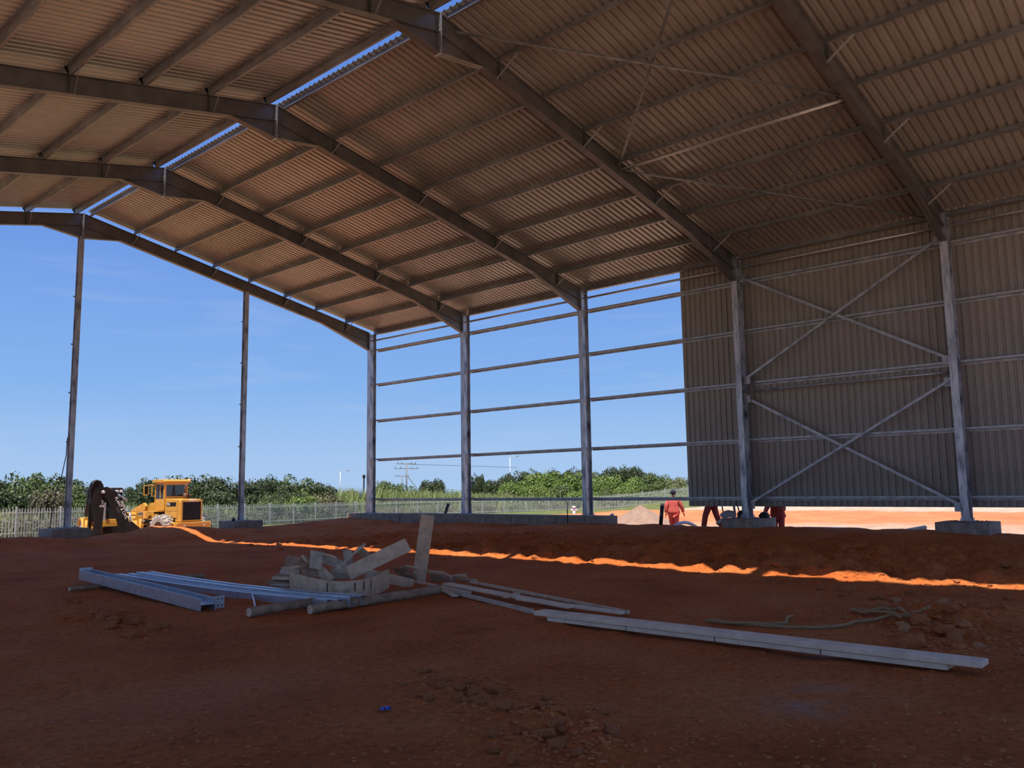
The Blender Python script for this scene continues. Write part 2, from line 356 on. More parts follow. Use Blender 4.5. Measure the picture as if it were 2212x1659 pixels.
def frame(i):
    y = -6.*i; fr = empty('portal_frame', (0, y, 0), 0, FR_LABEL[i], 'portal frame', 'portal frames of the shed')
    zb = BASE[i]
    for s in (1, -1):
        xo, xi = s*(HW+.18), s*(HW-.18)
        pc = [(.18, -.095), (.18, .095), (.164, .095), (.164, .006), (-.164, .006), (-.164, .095), (-.18, .095), (-.18, -.095), (-.164, -.095), (-.164, -.006), (.164, -.006), (.164, -.095)]
        A = [Vector((s*HW+px*s, py, zb)) for px, py in pc]; Bq = [Vector((v.x, v.y, 8.62)) for v in A]
        col = MB().prism(A, Bq).build('column', 'galv_col', fr)
        MB().box((s*HW, 0, zb+.012), (.46, .30, .025)).build('base_plate', 'galv', col)
        m = MB()
        for bx in (-.19, .19):
            for by in (-.11, .11): m.tube([(s*HW+bx, by, zb+.02), (s*HW+bx, by, zb+.09)], .013, 6)
        o = m.build('anchor_bolts', 'galv_bright', col); o['kind'] = 'stuff'
        for zz in (7.90, 8.50):
            for sy in (-1, 1): MB().box((s*HW, sy*.05, zz), (.32, .085, .014)).build('stiffener', 'galv', col)
        pr = ipro(.18, .43)
        A = [Vector((s*.02, px, zt(.02)+pz)) for px, pz in pr]; Bq = [Vector((s*(HW-.18), px, zt(HW-.18)+pz)) for px, pz in pr]
        MB().prism(A, Bq).build('rafter', 'rafter_paint', fr)
        xa, xb = 9.95, HW-.19; za, zb2, zc = zt(9.95)-.43, zt(HW-.19)-.43, 7.87
        h = MB().poly([(s*xa, za), (s*xb, zb2), (s*xb, zc)], 'y', -.006, .006)
        h.prism([Vector((s*xa, q, za+d)) for q, d in ((-.09, 0), (.09, 0), (.09, .016), (-.09, .016))], [Vector((s*xb, q, zc+d)) for q, d in ((-.09, 0), (.09, 0), (.09, .016), (-.09, .016))])
        h.build('eave_haunch', 'rafter_paint', fr)
        MB().box((s*(HW-.20), 0, (zc+zt(HW))/2), (.025, .20, zt(HW)-zc)).build('end_plate', 'galv', fr)
        xa, za, zc = 1.27, zt(1.27)-.43, 10.40
        h = MB().poly([(s*xa, za), (s*.02, zt(0)-.43), (s*.02, zc)], 'y', -.006, .006)
        h.prism([Vector((s*xa, q, za+d)) for q, d in ((-.09, 0), (.09, 0), (.09, .016), (-.09, .016))], [Vector((s*.02, q, zc+d)) for q, d in ((-.09, 0), (.09, 0), (.09, .016), (-.09, .016))])
        h.build('apex_haunch', 'rafter_paint', fr)
        for k in (1, 3, 5, 7):
            x = PX[k]*s
            MB().bar((x-s*.1, -.07, zt(x)-.42), (x, -.62, zt(x)+.03), .045, .006, (1, 0, 0)).build('fly_brace', 'galv_bright', fr)
            MB().box((x, -.05, zt(x)-.215), (.010, .085, .39)).build('stiffener', 'rafter_paint', fr)
    ap = MB().box((0, 0, (10.38+RZ+.02)/2), (.045, .20, RZ+.02-10.38)).build('apex_plate', 'galv', fr)
    m = MB()
    for zz in (10.46, 10.6, 10.8, 11.0, 11.16):
        for yy in (-.06, .06): m.tube([(-.045, yy, zz), (.045, yy, zz)], .013, 6)
    m.build('bolt_heads', 'galv_bright', ap)['kind'] = 'stuff'
    return fr
frames = [frame(i) for i in range(NF)]
# chalked erection marks on the column flanges
def text(body, size, parent, mtx, name='lettering', m='white_paint', extr=.002, align='CENTER'):
    c = bpy.data.curves.new(name, 'FONT'); c.body = body; c.size = size; c.extrude = extr; c.align_x = align; c.align_y = 'CENTER'
    o = bpy.data.objects.new('tmp', c); COL.objects.link(o); dg = bpy.context.evaluated_depsgraph_get(); dg.update()
    me = bpy.data.meshes.new_from_object(o.evaluated_get(dg)); bpy.data.objects.remove(o); bpy.data.curves.remove(c)
    me.transform(mtx); me.materials.clear(); me.materials.append(M[m])
    return link(name, me, parent)
for i, body in ((0, 'R'), (1, 'A'), (2, 'A')):
    for j, ch in enumerate((body, 'K')):
        # mark painted on the web, read sideways, facing back along the shed
        R_ = Matrix(((0, -1, 0), (0, 0, -1), (1, 0, 0))).to_4x4()
        R_.translation = Vector((12.70, -.012, 8.30-.27*j)); text(ch, .2, frames[i], R_, 'chalk_mark')

# roof: sheets, purlins, ridge gap left open, bracing
roof = empty('ceiling', label='corrugated roof of the shed on steel purlins with an open ridge slot', kind='structure')
def corr(n, pitch, pan, sl_, crest, dep):
    P = []
    for k in range(n):
        y = k*pitch; P += [(y, 0), (y+pan, 0), (y+pan+sl_, dep), (y+pan+sl_+crest, dep)]
    P.append((n*pitch, 0)); return P
PITCH, NR = .1905, 4; CW = PITCH*NR
prof = corr(NR, PITCH, .108, .016, .0505, .044)
XS0, XS1 = .145, 13.22; SLEN = (XS1-XS0)/math.cos(AN)
def sheet_mesh(sx):
    m = MB(); k = len(prof)
    m.add([(0, -y, z) for y, z in prof]+[(sx*SLEN, -y, z) for y, z in prof], [(i, i+1, k+i+1, k+i) for i in range(k-1)])
    return m.mesh('roof_sheet', 'roof_sheet')
PD = .18
for s in (1, -1):
    sm = sheet_mesh(s)
    x0 = s*XS0; off = PD+.004
    for k in range(40):
        link('roof_sheet', sm, roof, (x0+s*math.sin(AN)*off, .07-k*CW, zt(XS0)+math.cos(AN)*off), (0, s*AN, 0))
    # Z purlins, one per bay and line
    def zpro(s): return [(0, 0), (-.065*s, 0), (-.065*s, .018), (-.061*s, .018), (-.061*s, .004), (-.004*s, .004), (-.004*s, PD), (.061*s, PD), (.061*s, PD-.018), (.065*s, PD-.018), (.065*s, PD+.004), (0, PD+.004)]
    zp = zpro(s)
    pm = MB().prism([Vector((x, -.0, z)) for x, z in zp], [Vector((x, -5.97, z)) for x, z in zp]).mesh('purlin', 'purlin')
    for x in PX:
        for i in range(NF-1): link('purlin', pm, roof, (s*x, -6.*i+(.07 if i == 0 else -.015), zt(x)), (0, s*AN, 0))
for a, bq in (((.3, -18), (6.41, -24)), ((6.41, -18), (.3, -24)), ((6.41, -18), (12.5, -24)), ((12.5, -18), (6.41, -24))):
    lo = .17 if a[0] > bq[0] else .24
    pr = [(0, 0), (.065, 0), (.065, .006), (.006, .006), (.006, .065), (0, .065)]
    d = Vector((bq[0]-a[0], bq[1]-a[1], 0)).normalized()*.15
    MB().ext(pr, (a[0]+d.x, a[1]+d.y, zt(a[0])-lo), (bq[0]-d.x, bq[1]-d.y, zt(bq[0])-lo)).build('roof_brace', 'purlin', roof)
for i in (3,):
    MB().tube([(6.41, -6.*i-.1, zt(6.41)-.20), (6.41, -6.*i-5.9, zt(6.41)-.20)], .045, 10).build('strut_tube', 'galv_bright', roof, True)
MB().tube([(6.2, -18.1, zt(6.41)-.28), (6.2, -23.9, zt(6.41)-.28)], .02, 8).build('tie_rod', 'galv', roof, True)

# right hand wall: girts, eave tube, cladding, bracing
wall = empty('wall_right', label='half clad right wall of the shed with galvanised girts', kind='structure')
GP = [(0, 0), (0, .058), (.004, .058), (.004, .004), (.171, .004), (.171, -.054), (.175, -.054), (.175, -.058), (.167, -.058), (.167, 0)]
gp = MB().prism([Vector((x, 0, z)) for x, z in GP], [Vector((x, -5.98, z)) for x, z in GP]).mesh('girt', 'galv')
for zz in (1.20, 2.96, 4.71, 6.35, 7.93):
    for i in range(NF-1): link('girt', gp, wall, (HW+.18, -6.*i-.01, zz-.03))
for i in range(NF-1):
    MB().tube([(HW+.05, -6.*i-.02, 8.34), (HW+.05, -6.*i-5.98, 8.34)], .04, 10).build('eave_tube', 'galv_bright', wall, True)
wp = corr(NR, PITCH, .110, .016, .0485, .034); k = len(wp)
wm = MB().add([(z, -y, .93) for y, z in wp]+[(z, -y, 8.70) for y, z in wp], [(i, i+1, k+i+1, k+i) for i in range(k-1)]).mesh('wall_sheet', 'wall_sheet')
for k in range(19): link('wall_sheet', wm, wall, (HW+.362, -15.80-k*CW, 0))
pr = [(0, 0), (.075, 0), (.075, .007), (.007, .007), (.007, .075), (0, .075)]
for (ya, za), (yb, zb) in (((-18.15, 4.77), (-23.85, 7.98)), ((-18.15, 7.95), (-23.85, 4.76)), ((-18.10, .99), (-23.85, 4.18)), ((-18.12, 4.19), (-23.86, .95))):
    xx = HW-.03 if zb > za else HW+.05
    MB().ext(pr, (xx, ya, za), (xx, yb, zb), (1, 0, 0)).build('wall_brace', 'galv', wall)
    for yy, z2, sg in ((ya, za, -1), (yb, zb, 1)):
        MB().box((HW+.01, yy+sg*.03, z2), (.010, .22, .24)).build('gusset_plate', 'galv', wall)
MB().tube([(HW, -18.05, 4.43), (HW, -23.95, 4.43)], .034, 10).build('strut_tube', 'galv', wall, True)

# gable posts
def gable_post(x, zb, ztop, label):
    p = empty('gable_post', (x, 0, zb), 0, label, 'post', 'gable posts')
    h = ztop-zb; pr = [(a, q) for a, q in ((-.075, -.10), (.075, -.10), (.075, -.088), (.005, -.088), (.005, .088), (.075, .088), (.075, .10), (-.075, .10), (-.075, .088), (-.005, .088), (-.005, -.088), (-.075, -.088))]
    MB().prism([Vector((a, q, .02)) for a, q in pr], [Vector((a, q, h)) for a, q in pr]).build('shaft', 'galv_col', p)
    MB().box((0, 0, .012), (.36, .34, .024)).build('base_plate', 'galv', p)
    for k in range(5):
        MB().box((-.095, .09, 1.2+k*1.66), (.07, .006, .05)).build('girt_cleat', 'galv', p)
    return p
gable_post(-.02, .50, 10.44, 'tall steel gable post under the roof ridge, beside the backhoe')
gable_post(6.33, .50, zt(6.33)-.43+.02, 'steel gable post on its own pad, right of the yellow loader')

# footings
def pad(x0, x1, y0, y1, z0, z1, label):
    c = ((x0+x1)/2, (y0+y1)/2); q = empty('concrete_footing', (c[0], c[1], z0), 0, label, 'footing', 'concrete pads under the columns')
    MB().box((0, 0, (z1-z0)/2), (x1-x0, y1-y0, z1-z0)).build('pad', 'concrete', q, bevel=.015)
    m = MB().box((.0, .0, z1-z0+.006), (.62, .5, .012)); m.build('grout_bed', 'concrete', q)
    return q
pad(-.70, .52, -.62, .55, -.2, .495, 'concrete pad under the ridge post beside the backhoe')
pad(5.72, 6.92, -.62, .55, -.2, .495, 'concrete pad under the gable post right of the loader')
pad(12.1, 13.3, -18.62, -17.42, -.5, .595, 'concrete pad with a grey bag on its edge')
pad(12.1, 13.3, -24.62, -23.38, -.5, .58, 'lone concrete pad at the right, soil crumbs on top')
fw_ = empty('footing_wall', (12.68, -6, 0), 0, 'low strip footing of concrete blocks joining the three far columns', 'footing')
yb = [1.1, .12, -2.5, -6.1, -8.8, -10.9, -12.2, -12.95]
for a, c in zip(yb[:-1], yb[1:]):
    zz = .572 if a > .1 else .597
    MB().box((0, (a+c)/2+6, zz/2-.3), (.9, a-c-.018, zz+.6)).build('concrete_block', 'concrete', fw_, bevel=.012)

# ------------------------------------------------------------------ things lying on the floor
def gz(p, lift=0.): return Vector((p[0], p[1], hz(p[0], p[1])+lift))
def iedge(name, label, cat, group=None, loc=(0, 0, 0)): return empty(name, loc, 0, label, cat, group)

# galvanised H beam with end plates
bf = onz(170, 1262); bnr = onz(432, 1323); zf = .10
ax = Vector((bnr.x-bf.x, bnr.y-bf.y, 0)).normalized(); sd = Vector((-ax.y, ax.x, 0)); 
if sd.x < 0: sd = -sd
A_ = Vector((bf.x, bf.y, 0))+sd*.11; B_ = Vector((bnr.x, bnr.y, 0))+sd*.11
beam = empty('steel_beam', A_, 0, 'galvanised steel H beam with bolted end plates lying on the red earth', 'beam')
za_, zb_ = .085, .012
def bp(p, s_, z): return Vector((p.x-A_.x, p.y-A_.y, 0))+sd*s_+Vector((0, 0, z))
for s_, nm in ((-.105, 'flange'), (.105, 'flange')):
    MB().prism([bp(A_, s_-.006, za_), bp(A_, s_+.006, za_), bp(A_, s_+.006, za_+.165), bp(A_, s_-.006, za_+.165)],
               [bp(B_, s_-.006, zb_), bp(B_, s_+.006, zb_), bp(B_, s_+.006, zb_+.165), bp(B_, s_-.006, zb_+.165)]).build(nm, 'galv_bright', beam)
MB().prism([bp(A_, -.1, za_+.078), bp(A_, .1, za_+.078), bp(A_, .1, za_+.088), bp(A_, -.1, za_+.088)],
           [bp(B_, -.1, zb_+.078), bp(B_, .1, zb_+.078), bp(B_, .1, zb_+.088), bp(B_, -.1, zb_+.088)]).build('web', 'galv_bright', beam)
def plate_at(p, s0, s1, z0, z1, name, holes):
    q = MB().prism([bp(p, s0, z0)-ax*.006, bp(p, s1, z0)-ax*.006, bp(p, s1, z1)-ax*.006, bp(p, s0, z1)-ax*.006], [bp(p, s0, z0)+ax*.006, bp(p, s1, z0)+ax*.006, bp(p, s1, z1)+ax*.006, bp(p, s0, z1)+ax*.006]).build(name, 'galv_bright', beam)
    for (s_, z) in holes: MB().tube([bp(p, s_, z)-ax*.0075, bp(p, s_, z)+ax*.0075], .011, 8).build('bolt_hole', 'black_matte', q)
plate_at(A_, -.11, .11, za_+.09, za_+.20, 'end_plate', [(.0, za_+.15)])
plate_at(B_-ax*.05, .108, .25, zb_+.01, zb_+.175, 'splice_plate', [(.16, zb_+.05), (.16, zb_+.135), (.22, zb_+.05), (.22, zb_+.135)])
Pm = A_.lerp(B_, .67); plate_at(Pm, .108, .23, .06, .165, 'splice_plate', [(.20, .14), (.15, .12)])

# bundle of cold formed purlins lying in a row
def zsec(s, hh, wd=.20, lip=.065, t=.005):
    return [(-wd/2, 0), (-wd/2, lip), (-wd/2+t, lip), (-wd/2+t, t), (wd/2-t, t), (wd/2-t, lip), (wd/2, lip), (wd/2, 0)]
zends = [((255, 1239), (712, 1296), .135, 'frontmost of the four galvanised purlins lying side by side'), ((280, 1238), (735, 1295), .145, 'second galvanised purlin from the front in the row of four'),
         ((300, 1235), (762, 1289), .175, 'third galvanised purlin from the front in the row of four'), ((322, 1234), (785, 1286), .165, 'rearmost of the four galvanised purlins lying side by side')]
for (a, c, zz, lab) in zends:
    pa = onz(a[0], a[1], zz); pb = onz(c[0], c[1], zz); d = pb-pa; n_ = 6
    o = empty('loose_purlin', (pa.x, pa.y, zz), 0, lab, 'purlin', 'loose purlins on the floor')
    pr = [(-.032, .0), (-.032, -.125), (.032, -.125), (.032, -.105), (.029, -.105), (.029, -.121), (-.028, -.121), (-.028, -.004), (.029, -.004), (.029, -.02), (.032, -.02), (.032, 0)]
    side = Vector((d.y, -d.x, 0)).normalized(); side = side if side.x > 0 else -side; rings = []
    for j in range(n_+1):
        tt = j/n_; c_ = d*tt+Vector((0, 0, -.045*math.sin(math.pi*tt)))
        rings.append([c_+side*x*1.5+Vector((0, 0, z)) for x, z in pr])
    m = MB(); k = len(pr)
    vs = [v for r_ in rings for v in r_]; fs = [(j*k+i, j*k+(i+1) % k, (j+1)*k+(i+1) % k, (j+1)*k+i) for j in range(n_) for i in range(k)]
    m.add(vs, fs+[tuple(range(k)), tuple(range(n_*k, n_*k+k))]); m.build('channel', 'galv_bright', o)
    m = MB()
    for tt in (.006, .994): m.tube([d*tt+Vector((0, 0, -.001)), d*tt+Vector((0, 0, .002))], .012, 8)
    m.build('bolt_holes', 'black_matte', o)['kind'] = 'stuff'

# timber poles and sleepers
def log(name, label, a, c, r, group=None, seg=8, m='timber_pole', wob=.3):
    a, c = Vector(a), Vector(c); o = empty(name, a, 0, label, 'timber', group); rr = random.Random(label)
    pts = [(c-a)*(j/seg)+Vector((0, 0, rr.uniform(-wob, wob)*r*.3)) for j in range(seg+1)]
    MB().tube(pts, [r*rr.uniform(.88, 1.08) for _ in pts], 9).build('trunk', m, o, True)
    d = (c-a).normalized()
    for p, s_ in ((pts[0], -1), (pts[-1], 1)):
        MB().tube([p+d*s_*.001, p+d*s_*.006], r*.9, 9).build('cut_end', 'board', o)
    return o
log('timber_pole', 'shorter rough timber pole under the purlin ends, left of the longer pole', onz(538, 1322, .07), onz(690, 1300, .07), .065, 'rough timber poles')
log('timber_pole', 'longer rough timber pole lying in front of the board heap', onz(670, 1316, .07), onz(948, 1274, .075), .068, 'rough timber poles')
log('timber_pole', 'dark timber bearer under the far end of the steel beam', onz(150, 1273, .045), onz(236, 1264, .045), .042, 'dark timber bearers')
log('timber_pole', 'dark timber bearer behind the row of purlins', onz(385, 1247, .045), onz(442, 1244, .045), .045, 'dark timber bearers')

# curved formwork panel standing on edge, heap of shutter boards on and around it
fp = [onz(628, 1276), onz(668, 1287), onz(720, 1294), onz(775, 1291), onz(812, 1283), onz(838, 1270)]
def catmull(P, n):
    Q = [P[0]*2-P[1]]+list(P)+[P[-1]*2-P[-2]]; out = []
    for i in range(1, len(Q)-2):
        for j in range(n):
            t_ = j/n; a, b_, c, d = Q[i-1], Q[i], Q[i+1], Q[i+2]
            out.append(.5*((2*b_)+(c-a)*t_+(2*a-5*b_+4*c-d)*t_*t_+(3*b_-a-3*c+d)*t_**3))
    return out+[P[-1]]
cv = catmull(fp, 5); org = cv[0].copy()
fo = empty('formwork_panel', (org.x, org.y, 0), 0, 'curved concrete-splashed shutter panel standing on edge under the board heap', 'panel')
m = MB(); nn = len(cv); vs = []
for j, p in enumerate(cv):
    t_ = (cv[min(j+1, nn-1)]-cv[max(j-1, 0)]); t_.z = 0; nrm = Vector((-t_.y, t_.x, 0)).normalized()*.022
    q = Vector((p.x-org.x, p.y-org.y, 0)); h = .305-.045*math.sin(math.pi*min(1, j/nn))
    vs += [q-nrm, q+nrm, q+nrm+Vector((0, 0, h)), q-nrm+Vector((0, 0, h))]
fs = [(j*4+i, j*4+(i+1) % 4, j*4+4+(i+1) % 4, j*4+4+i) for j in range(nn-1) for i in range(4)]+[(0, 1, 2, 3), (nn*4-4, nn*4-3, nn*4-2, nn*4-1)]
m.add(vs, fs).build('panel', 'board', fo)
for px_ in (745, 761, 777, 700):
    j = min(range(nn), key=lambda k: abs(k/nn-(px_-628)/210)); p = cv[j]; tz = rnd.uniform(.05, .1)
    tt = (cv[min(j+1, nn-1)]-cv[j-1]); tt.z = 0; tt.normalize(); nrm = Vector((tt.y, -tt.x, 0)); 
    if nrm.dot(CAM-p) < 0: nrm = -nrm
    q = Vector((p.x-org.x, p.y-org.y, 0))+nrm*.024
    MB().box(q+Vector((0, 0, .17)), (.028, .004, .13), Matrix((tt, -nrm, Vector((0, 0, 1)))).transposed()).build('rust_stain', 'rust_brown', fo)

def board(label, a, c, wd, th=.028, roll=0., m='board', flat=False, name='shutter_board', group='loose shutter boards', notch=0.):
    """a plank between two points; faces the open side unless flat; roll turns it about its length"""
    a, c = Vector(a), Vector(c); axv = (c-a).normalized(); ln = (c-a).length
    if flat: wv = axv.cross(Vector((0, 0, 1))).normalized()
    else:
        vv = (CAM-(a+c)/2).normalized(); wv = axv.cross(vv).normalized()
    nv = wv.cross(axv).normalized(); cr_, sr_ = math.cos(math.radians(roll)), math.sin(math.radians(roll))
    wv, nv = wv*cr_+nv*sr_, nv*cr_-wv*sr_
    mid = (a+c)/2; R_ = Matrix((axv, wv, nv)).transposed()
    o = MB().box((0, 0, 0), (ln, wd, th)).build(name, m)
    rr = random.Random(label)
    o.data.vertices[0].co.x += rr.uniform(-.01, .02); o.data.vertices[5].co.x -= rr.uniform(-.01, .02)
    mm = R_.to_4x4(); mm.translation = mid; o.matrix_world = mm
    bv = o.modifiers.new('bevel', 'BEVEL'); bv.width = .004; bv.segments = 1
    return tag(o, label, 'board', group)
Q = lambda px, py, q: at(px, py, q)
board('upright grey board standing on end at the right of the heap', Q(904, 1257, 14.45), Q(924, 1113, 14.32), .235, .03, 0, 'board')
board('long wide board leaning out of the heap to the upper right', Q(751, 1239, 13.62), Q(882, 1176, 14.1), .235, .035, 4, 'board')
board('short board lying under the lower end of the long leaning board', Q(715, 1241, 13.7), Q(756, 1236, 13.66), .19, .03, -18, 'board_grey')
board('board sloping down to the right, its end resting by the upright board', Q(788, 1238, 13.75), Q(892, 1262, 13.9), .16, .032, -18, 'board')
board('square-ended bluish grey board tilted up at the top of the heap', Q(684, 1191, 13.8), Q(681, 1229, 13.55), .20, .03, 14, 'board_grey')
board('brown board leaning under the bluish grey board, left side', Q(664, 1216, 13.72), Q(671, 1247, 13.5), .25, .03, 22, 'board_dark')
board('board sloping right below the bluish grey board', Q(690, 1232, 13.66), Q(716, 1256, 13.45), .17, .03, -16, 'board')
board('thin lath crossing behind the bluish grey board', Q(652, 1200, 13.95), Q(690, 1243, 13.7), .05, .03, 20, 'board')
board('narrow board end sticking up at the left of the bluish grey board', Q(659, 1202, 14.1), Q(668, 1214, 14.0), .09, .03, 0, 'board_dark')
board('pale-edged board behind the top of the heap', Q(693, 1205, 14.0), Q(728, 1216, 13.9), .17, .03, -8, 'board_grey')
board('pale narrow batten along the top edge of the heap', Q(692, 1194, 13.96), Q(727, 1205, 13.88), .045, .035, 0, 'board')
board('thin round-edged batten slanting across the middle of the heap', Q(727, 1229, 13.5), Q(789, 1174, 13.95), .045, .03, 0, 'board_grey')
board('broad board standing behind the slanting batten', Q(742, 1208, 14.05), Q(762, 1206, 14.05), .28, .028, 0, 'board_grey')
board('short upright board end at the back of the heap', Q(748, 1208, 14.2), Q(751, 1187, 14.2), .12, .028, 0, 'board_dark')
board('brown board end right of the slanting batten', Q(772, 1184, 14.15), Q(797, 1204, 14.1), .13, .03, 0, 'board_dark')
board('board lying across the middle of the panel rim', Q(728, 1216, 13.85), Q(748, 1228, 13.75), .14, .028, -10, 'board_grey')
stk = [(622, 1211, 652, 1217, .15, 'wedge-cut board on top of the left stack'), (616, 1227, 662, 1222, .06, 'second board down in the left stack'),
       (629, 1234, 660, 1231, .07, 'third board down in the left stack, set back'), (613, 1239, 655, 1240, .07, 'mossy board in the middle of the left stack'),
       (603, 1245, 640, 1247, .06, 'fifth board down in the left stack'), (596, 1251, 636, 1252, .05, 'sixth board down in the left stack'),
       (588, 1257, 630, 1261, .06, 'seventh board down in the left stack, its end farthest left'), (592, 1263, 632, 1267, .05, 'eighth board down in the left stack'),
       (606, 1268, 634, 1270, .05, 'bottom board of the left stack')]
for k, (x0, y0, x1, y1, wd, lab) in enumerate(stk):
    board(lab, Q(x0, y0, 14.15-.03*k), Q(x1, y1, 13.95-.03*k), wd*1.15, .20 if k else .12, (8, -10, 4, 12, -6, 9, -12, 5, 0)[k], ('board_dark', 'board', 'board_dark', 'board_grey')[k % 4], group='boards stacked at the left of the heap')
scr = [(852, 1232, 882, 1228, .10, 'board_dark', 'dark offcut behind the upright board, left of it'), (876, 1223, 903, 1229, .05, 'board', 'small pale offcut touching the upright board from the left'),
       (862, 1240, 900, 1246, .12, 'board_dark', 'dark wide offcut at the foot of the upright board'), (922, 1234, 957, 1238, .045, 'board', 'narrow pale offcut right of the upright board'),
       (956, 1238, 976, 1249, .06, 'board', 'bent-looking pale offcut next to the narrow one'), (930, 1246, 985, 1254, .13, 'board_dark', 'dark wide offcut lying right of the upright board'),
       (974, 1247, 1008, 1244, .08, 'board', 'short offcut with a raised square end'), (995, 1253, 1031, 1254, .05, 'board_grey', 'flat offcut at the head of the thin lath'),
       (848, 1262, 880, 1268, .20, 'board_dark', 'brown wide board lying flat beside the shutter panel')]
for (x0, y0, x1, y1, wd, mm_, lab) in scr:
    board(lab, Q(x0, y0, 14.5), Q(x1, y1, 14.35), wd, .03, -35, mm_, group='offcuts around the upright board')
def flatboard(label, a, c, wd, th, z, m='plank', group='planks lying on the floor', name='plank'):
    pa, pb = onz(a[0], a[1], z), onz(c[0], c[1], z); return board(label, pa, pb, wd, th, 0, m, True, name, group)
flatboard('front weathered lath of the long bundle, nearest the camera', (930, 1267), (1150, 1321), .07, .05, .03, 'board_grey')
flatboard('broad weathered plank in the middle of the long bundle', (965, 1261), (1235, 1311), .15, .035, .075)
flatboard('weathered plank continuing the bundle towards the stacked pair', (1120, 1293), (1345, 1324), .10, .035, .07)
flatboard('thin lath from the heap passing under the broad weathered plank', (897, 1256), (1015, 1280), .06, .03, .06, 'board')
flatboard('single thin lath lying apart behind the long bundle', (1018, 1257), (1358, 1323), .055, .04, .045, 'board')
flatboard('short block lying across the thin lath', (1090, 1289), (1118, 1283), .10, .04, .085, 'board')
flatboard('pointed offcut lying in front of the long bundle', (955, 1274), (983, 1287), .09, .03, .03, 'board')
flatboard('small sliver of wood beside the bundle', (975, 1289), (995, 1286), .03, .02, .02, 'board_grey')
# the stacked pair at the right: long upper plank over a lower one made of pieces
pu = flatboard('long pale scaffold plank, upper one of the stacked pair', (1165, 1322), (2128, 1433), .225, .05, .105, group='scaffold planks at the right')
lows = [((1192, 1339), (1362, 1357)), ((1364, 1357.5), (1552, 1379)), ((1554, 1379.3), (1778, 1405)), ((1781, 1405.3), (2052, 1440))]
lab4 = ['first short length under the long scaffold plank, at its far end', 'second short length under the long scaffold plank', 'third short length under the long scaffold plank', 'last short length under the long scaffold plank, at its near end']
U0, U1 = onz(1165, 1322, .105), onz(2128, 1433, .105)
def on_axis(px_):
    best = min((k/400 for k in range(401)), key=lambda t_: abs(((U0.lerp(U1, t_)-CAM).dot(RT)/(U0.lerp(U1, t_)-CAM).dot(FW))*FPX+IW/2-px_)); return U0.lerp(U1, best)
for (a, c), lb in zip(lows, lab4):
    pa, pb = on_axis(a[0]), on_axis(c[0]); pa.z = pb.z = .052
    board(lb, pa+Vector((.006, 0, 0)), pb+Vector((.006, 0, 0)), .20, .05, 0, 'plank', True, 'plank', 'scaffold planks at the right')

# rope
def rope(label, pts, r):
    P = [gz(onz(x, y, .02+lf), r*.8+lf) for x, y, lf in pts]; C_ = catmull(P, 9); o = empty('rope', C_[0], 0, label, 'rope')
    C_ = [p-C_[0] for p in C_]
    for s_ in (0, 1, 2):
        tw = []; L_ = 0
        for j, p in enumerate(C_):
            t_ = (C_[min(j+1, len(C_)-1)]-C_[max(j-1, 0)]).normalized(); u_ = t_.orthogonal().normalized(); v_ = t_.cross(u_)
            if j: L_ += (p-C_[j-1]).length
            a_ = L_*55+s_*2.094
            tw.append(p+(u_*math.cos(a_)+v_*math.sin(a_))*r*.45)
        MB().tube(tw, r*.62, 5).build('strand', 'rope', o, True)
def dense(pts, n=5):
    out = []
    for a, c in zip(pts[:-1], pts[1:]):
        for j in range(n): out.append(tuple(a[k]+(c[k]-a[k])*j/n for k in range(3)))
    return out+[pts[-1]]
rope('frayed brown rope trailing across the earth behind the scaffold planks', dense([(1524, 1340, 0), (1548, 1339, 0), (1590, 1346, 0), (1650, 1350, 0), (1730, 1353, .0), (1800, 1352, 0), (1880, 1344, 0), (1925, 1337, .03), (1975, 1333, .08), (2008, 1325, .16)]), .021)
rope('short doubled end of brown rope with a kink, at the left of the long rope', dense([(1530, 1339, .02), (1580, 1343, .02), (1640, 1345, .02), (1697, 1344, .03), (1701, 1331, .05), (1712, 1327, .02)]), .018)
rope('loop of brown rope lying on the clods behind the long rope', dense([(1990, 1330, .12), (1950, 1327, .08), (1915, 1319, .06), (1880, 1320, .05), (1850, 1311, .02), (1838, 1313, .02), (1862, 1320, .03), (1905, 1325, .05), (1945, 1336, .08)]), .018)

# small litter
p = gz(onz(830, 1538)); o = MB()
rr = random.Random(4); vs = []; 
for j in range(7):
    for k in range(5): vs.append((p.x+(j-3)*.014+rr.uniform(-.006, .006), p.y+(k-2)*.016+rr.uniform(-.006, .006), p.z+.012+rr.uniform(0, .03)))
o.add(vs, [(j*5+k, j*5+k+1, j*5+k+6, j*5+k+5) for j in range(6) for k in range(4)])
tag(o.build('plastic_scrap', 'blue_plastic'), 'crumpled scrap of blue plastic on the red earth', 'scrap')
bpts = [gz(onz(533, 1282), .06), gz(onz(541, 1291), .09), gz(onz(547, 1301), .06), gz(onz(551, 1310), .012)]
o = empty('bent_cable', bpts[0], 0, 'white bent cable end sticking out under the purlins', 'cable')
MB().tube([q-bpts[0] for q in catmull(bpts, 4)], .014, 6).build('conduit', 'pvc_white', o, True)

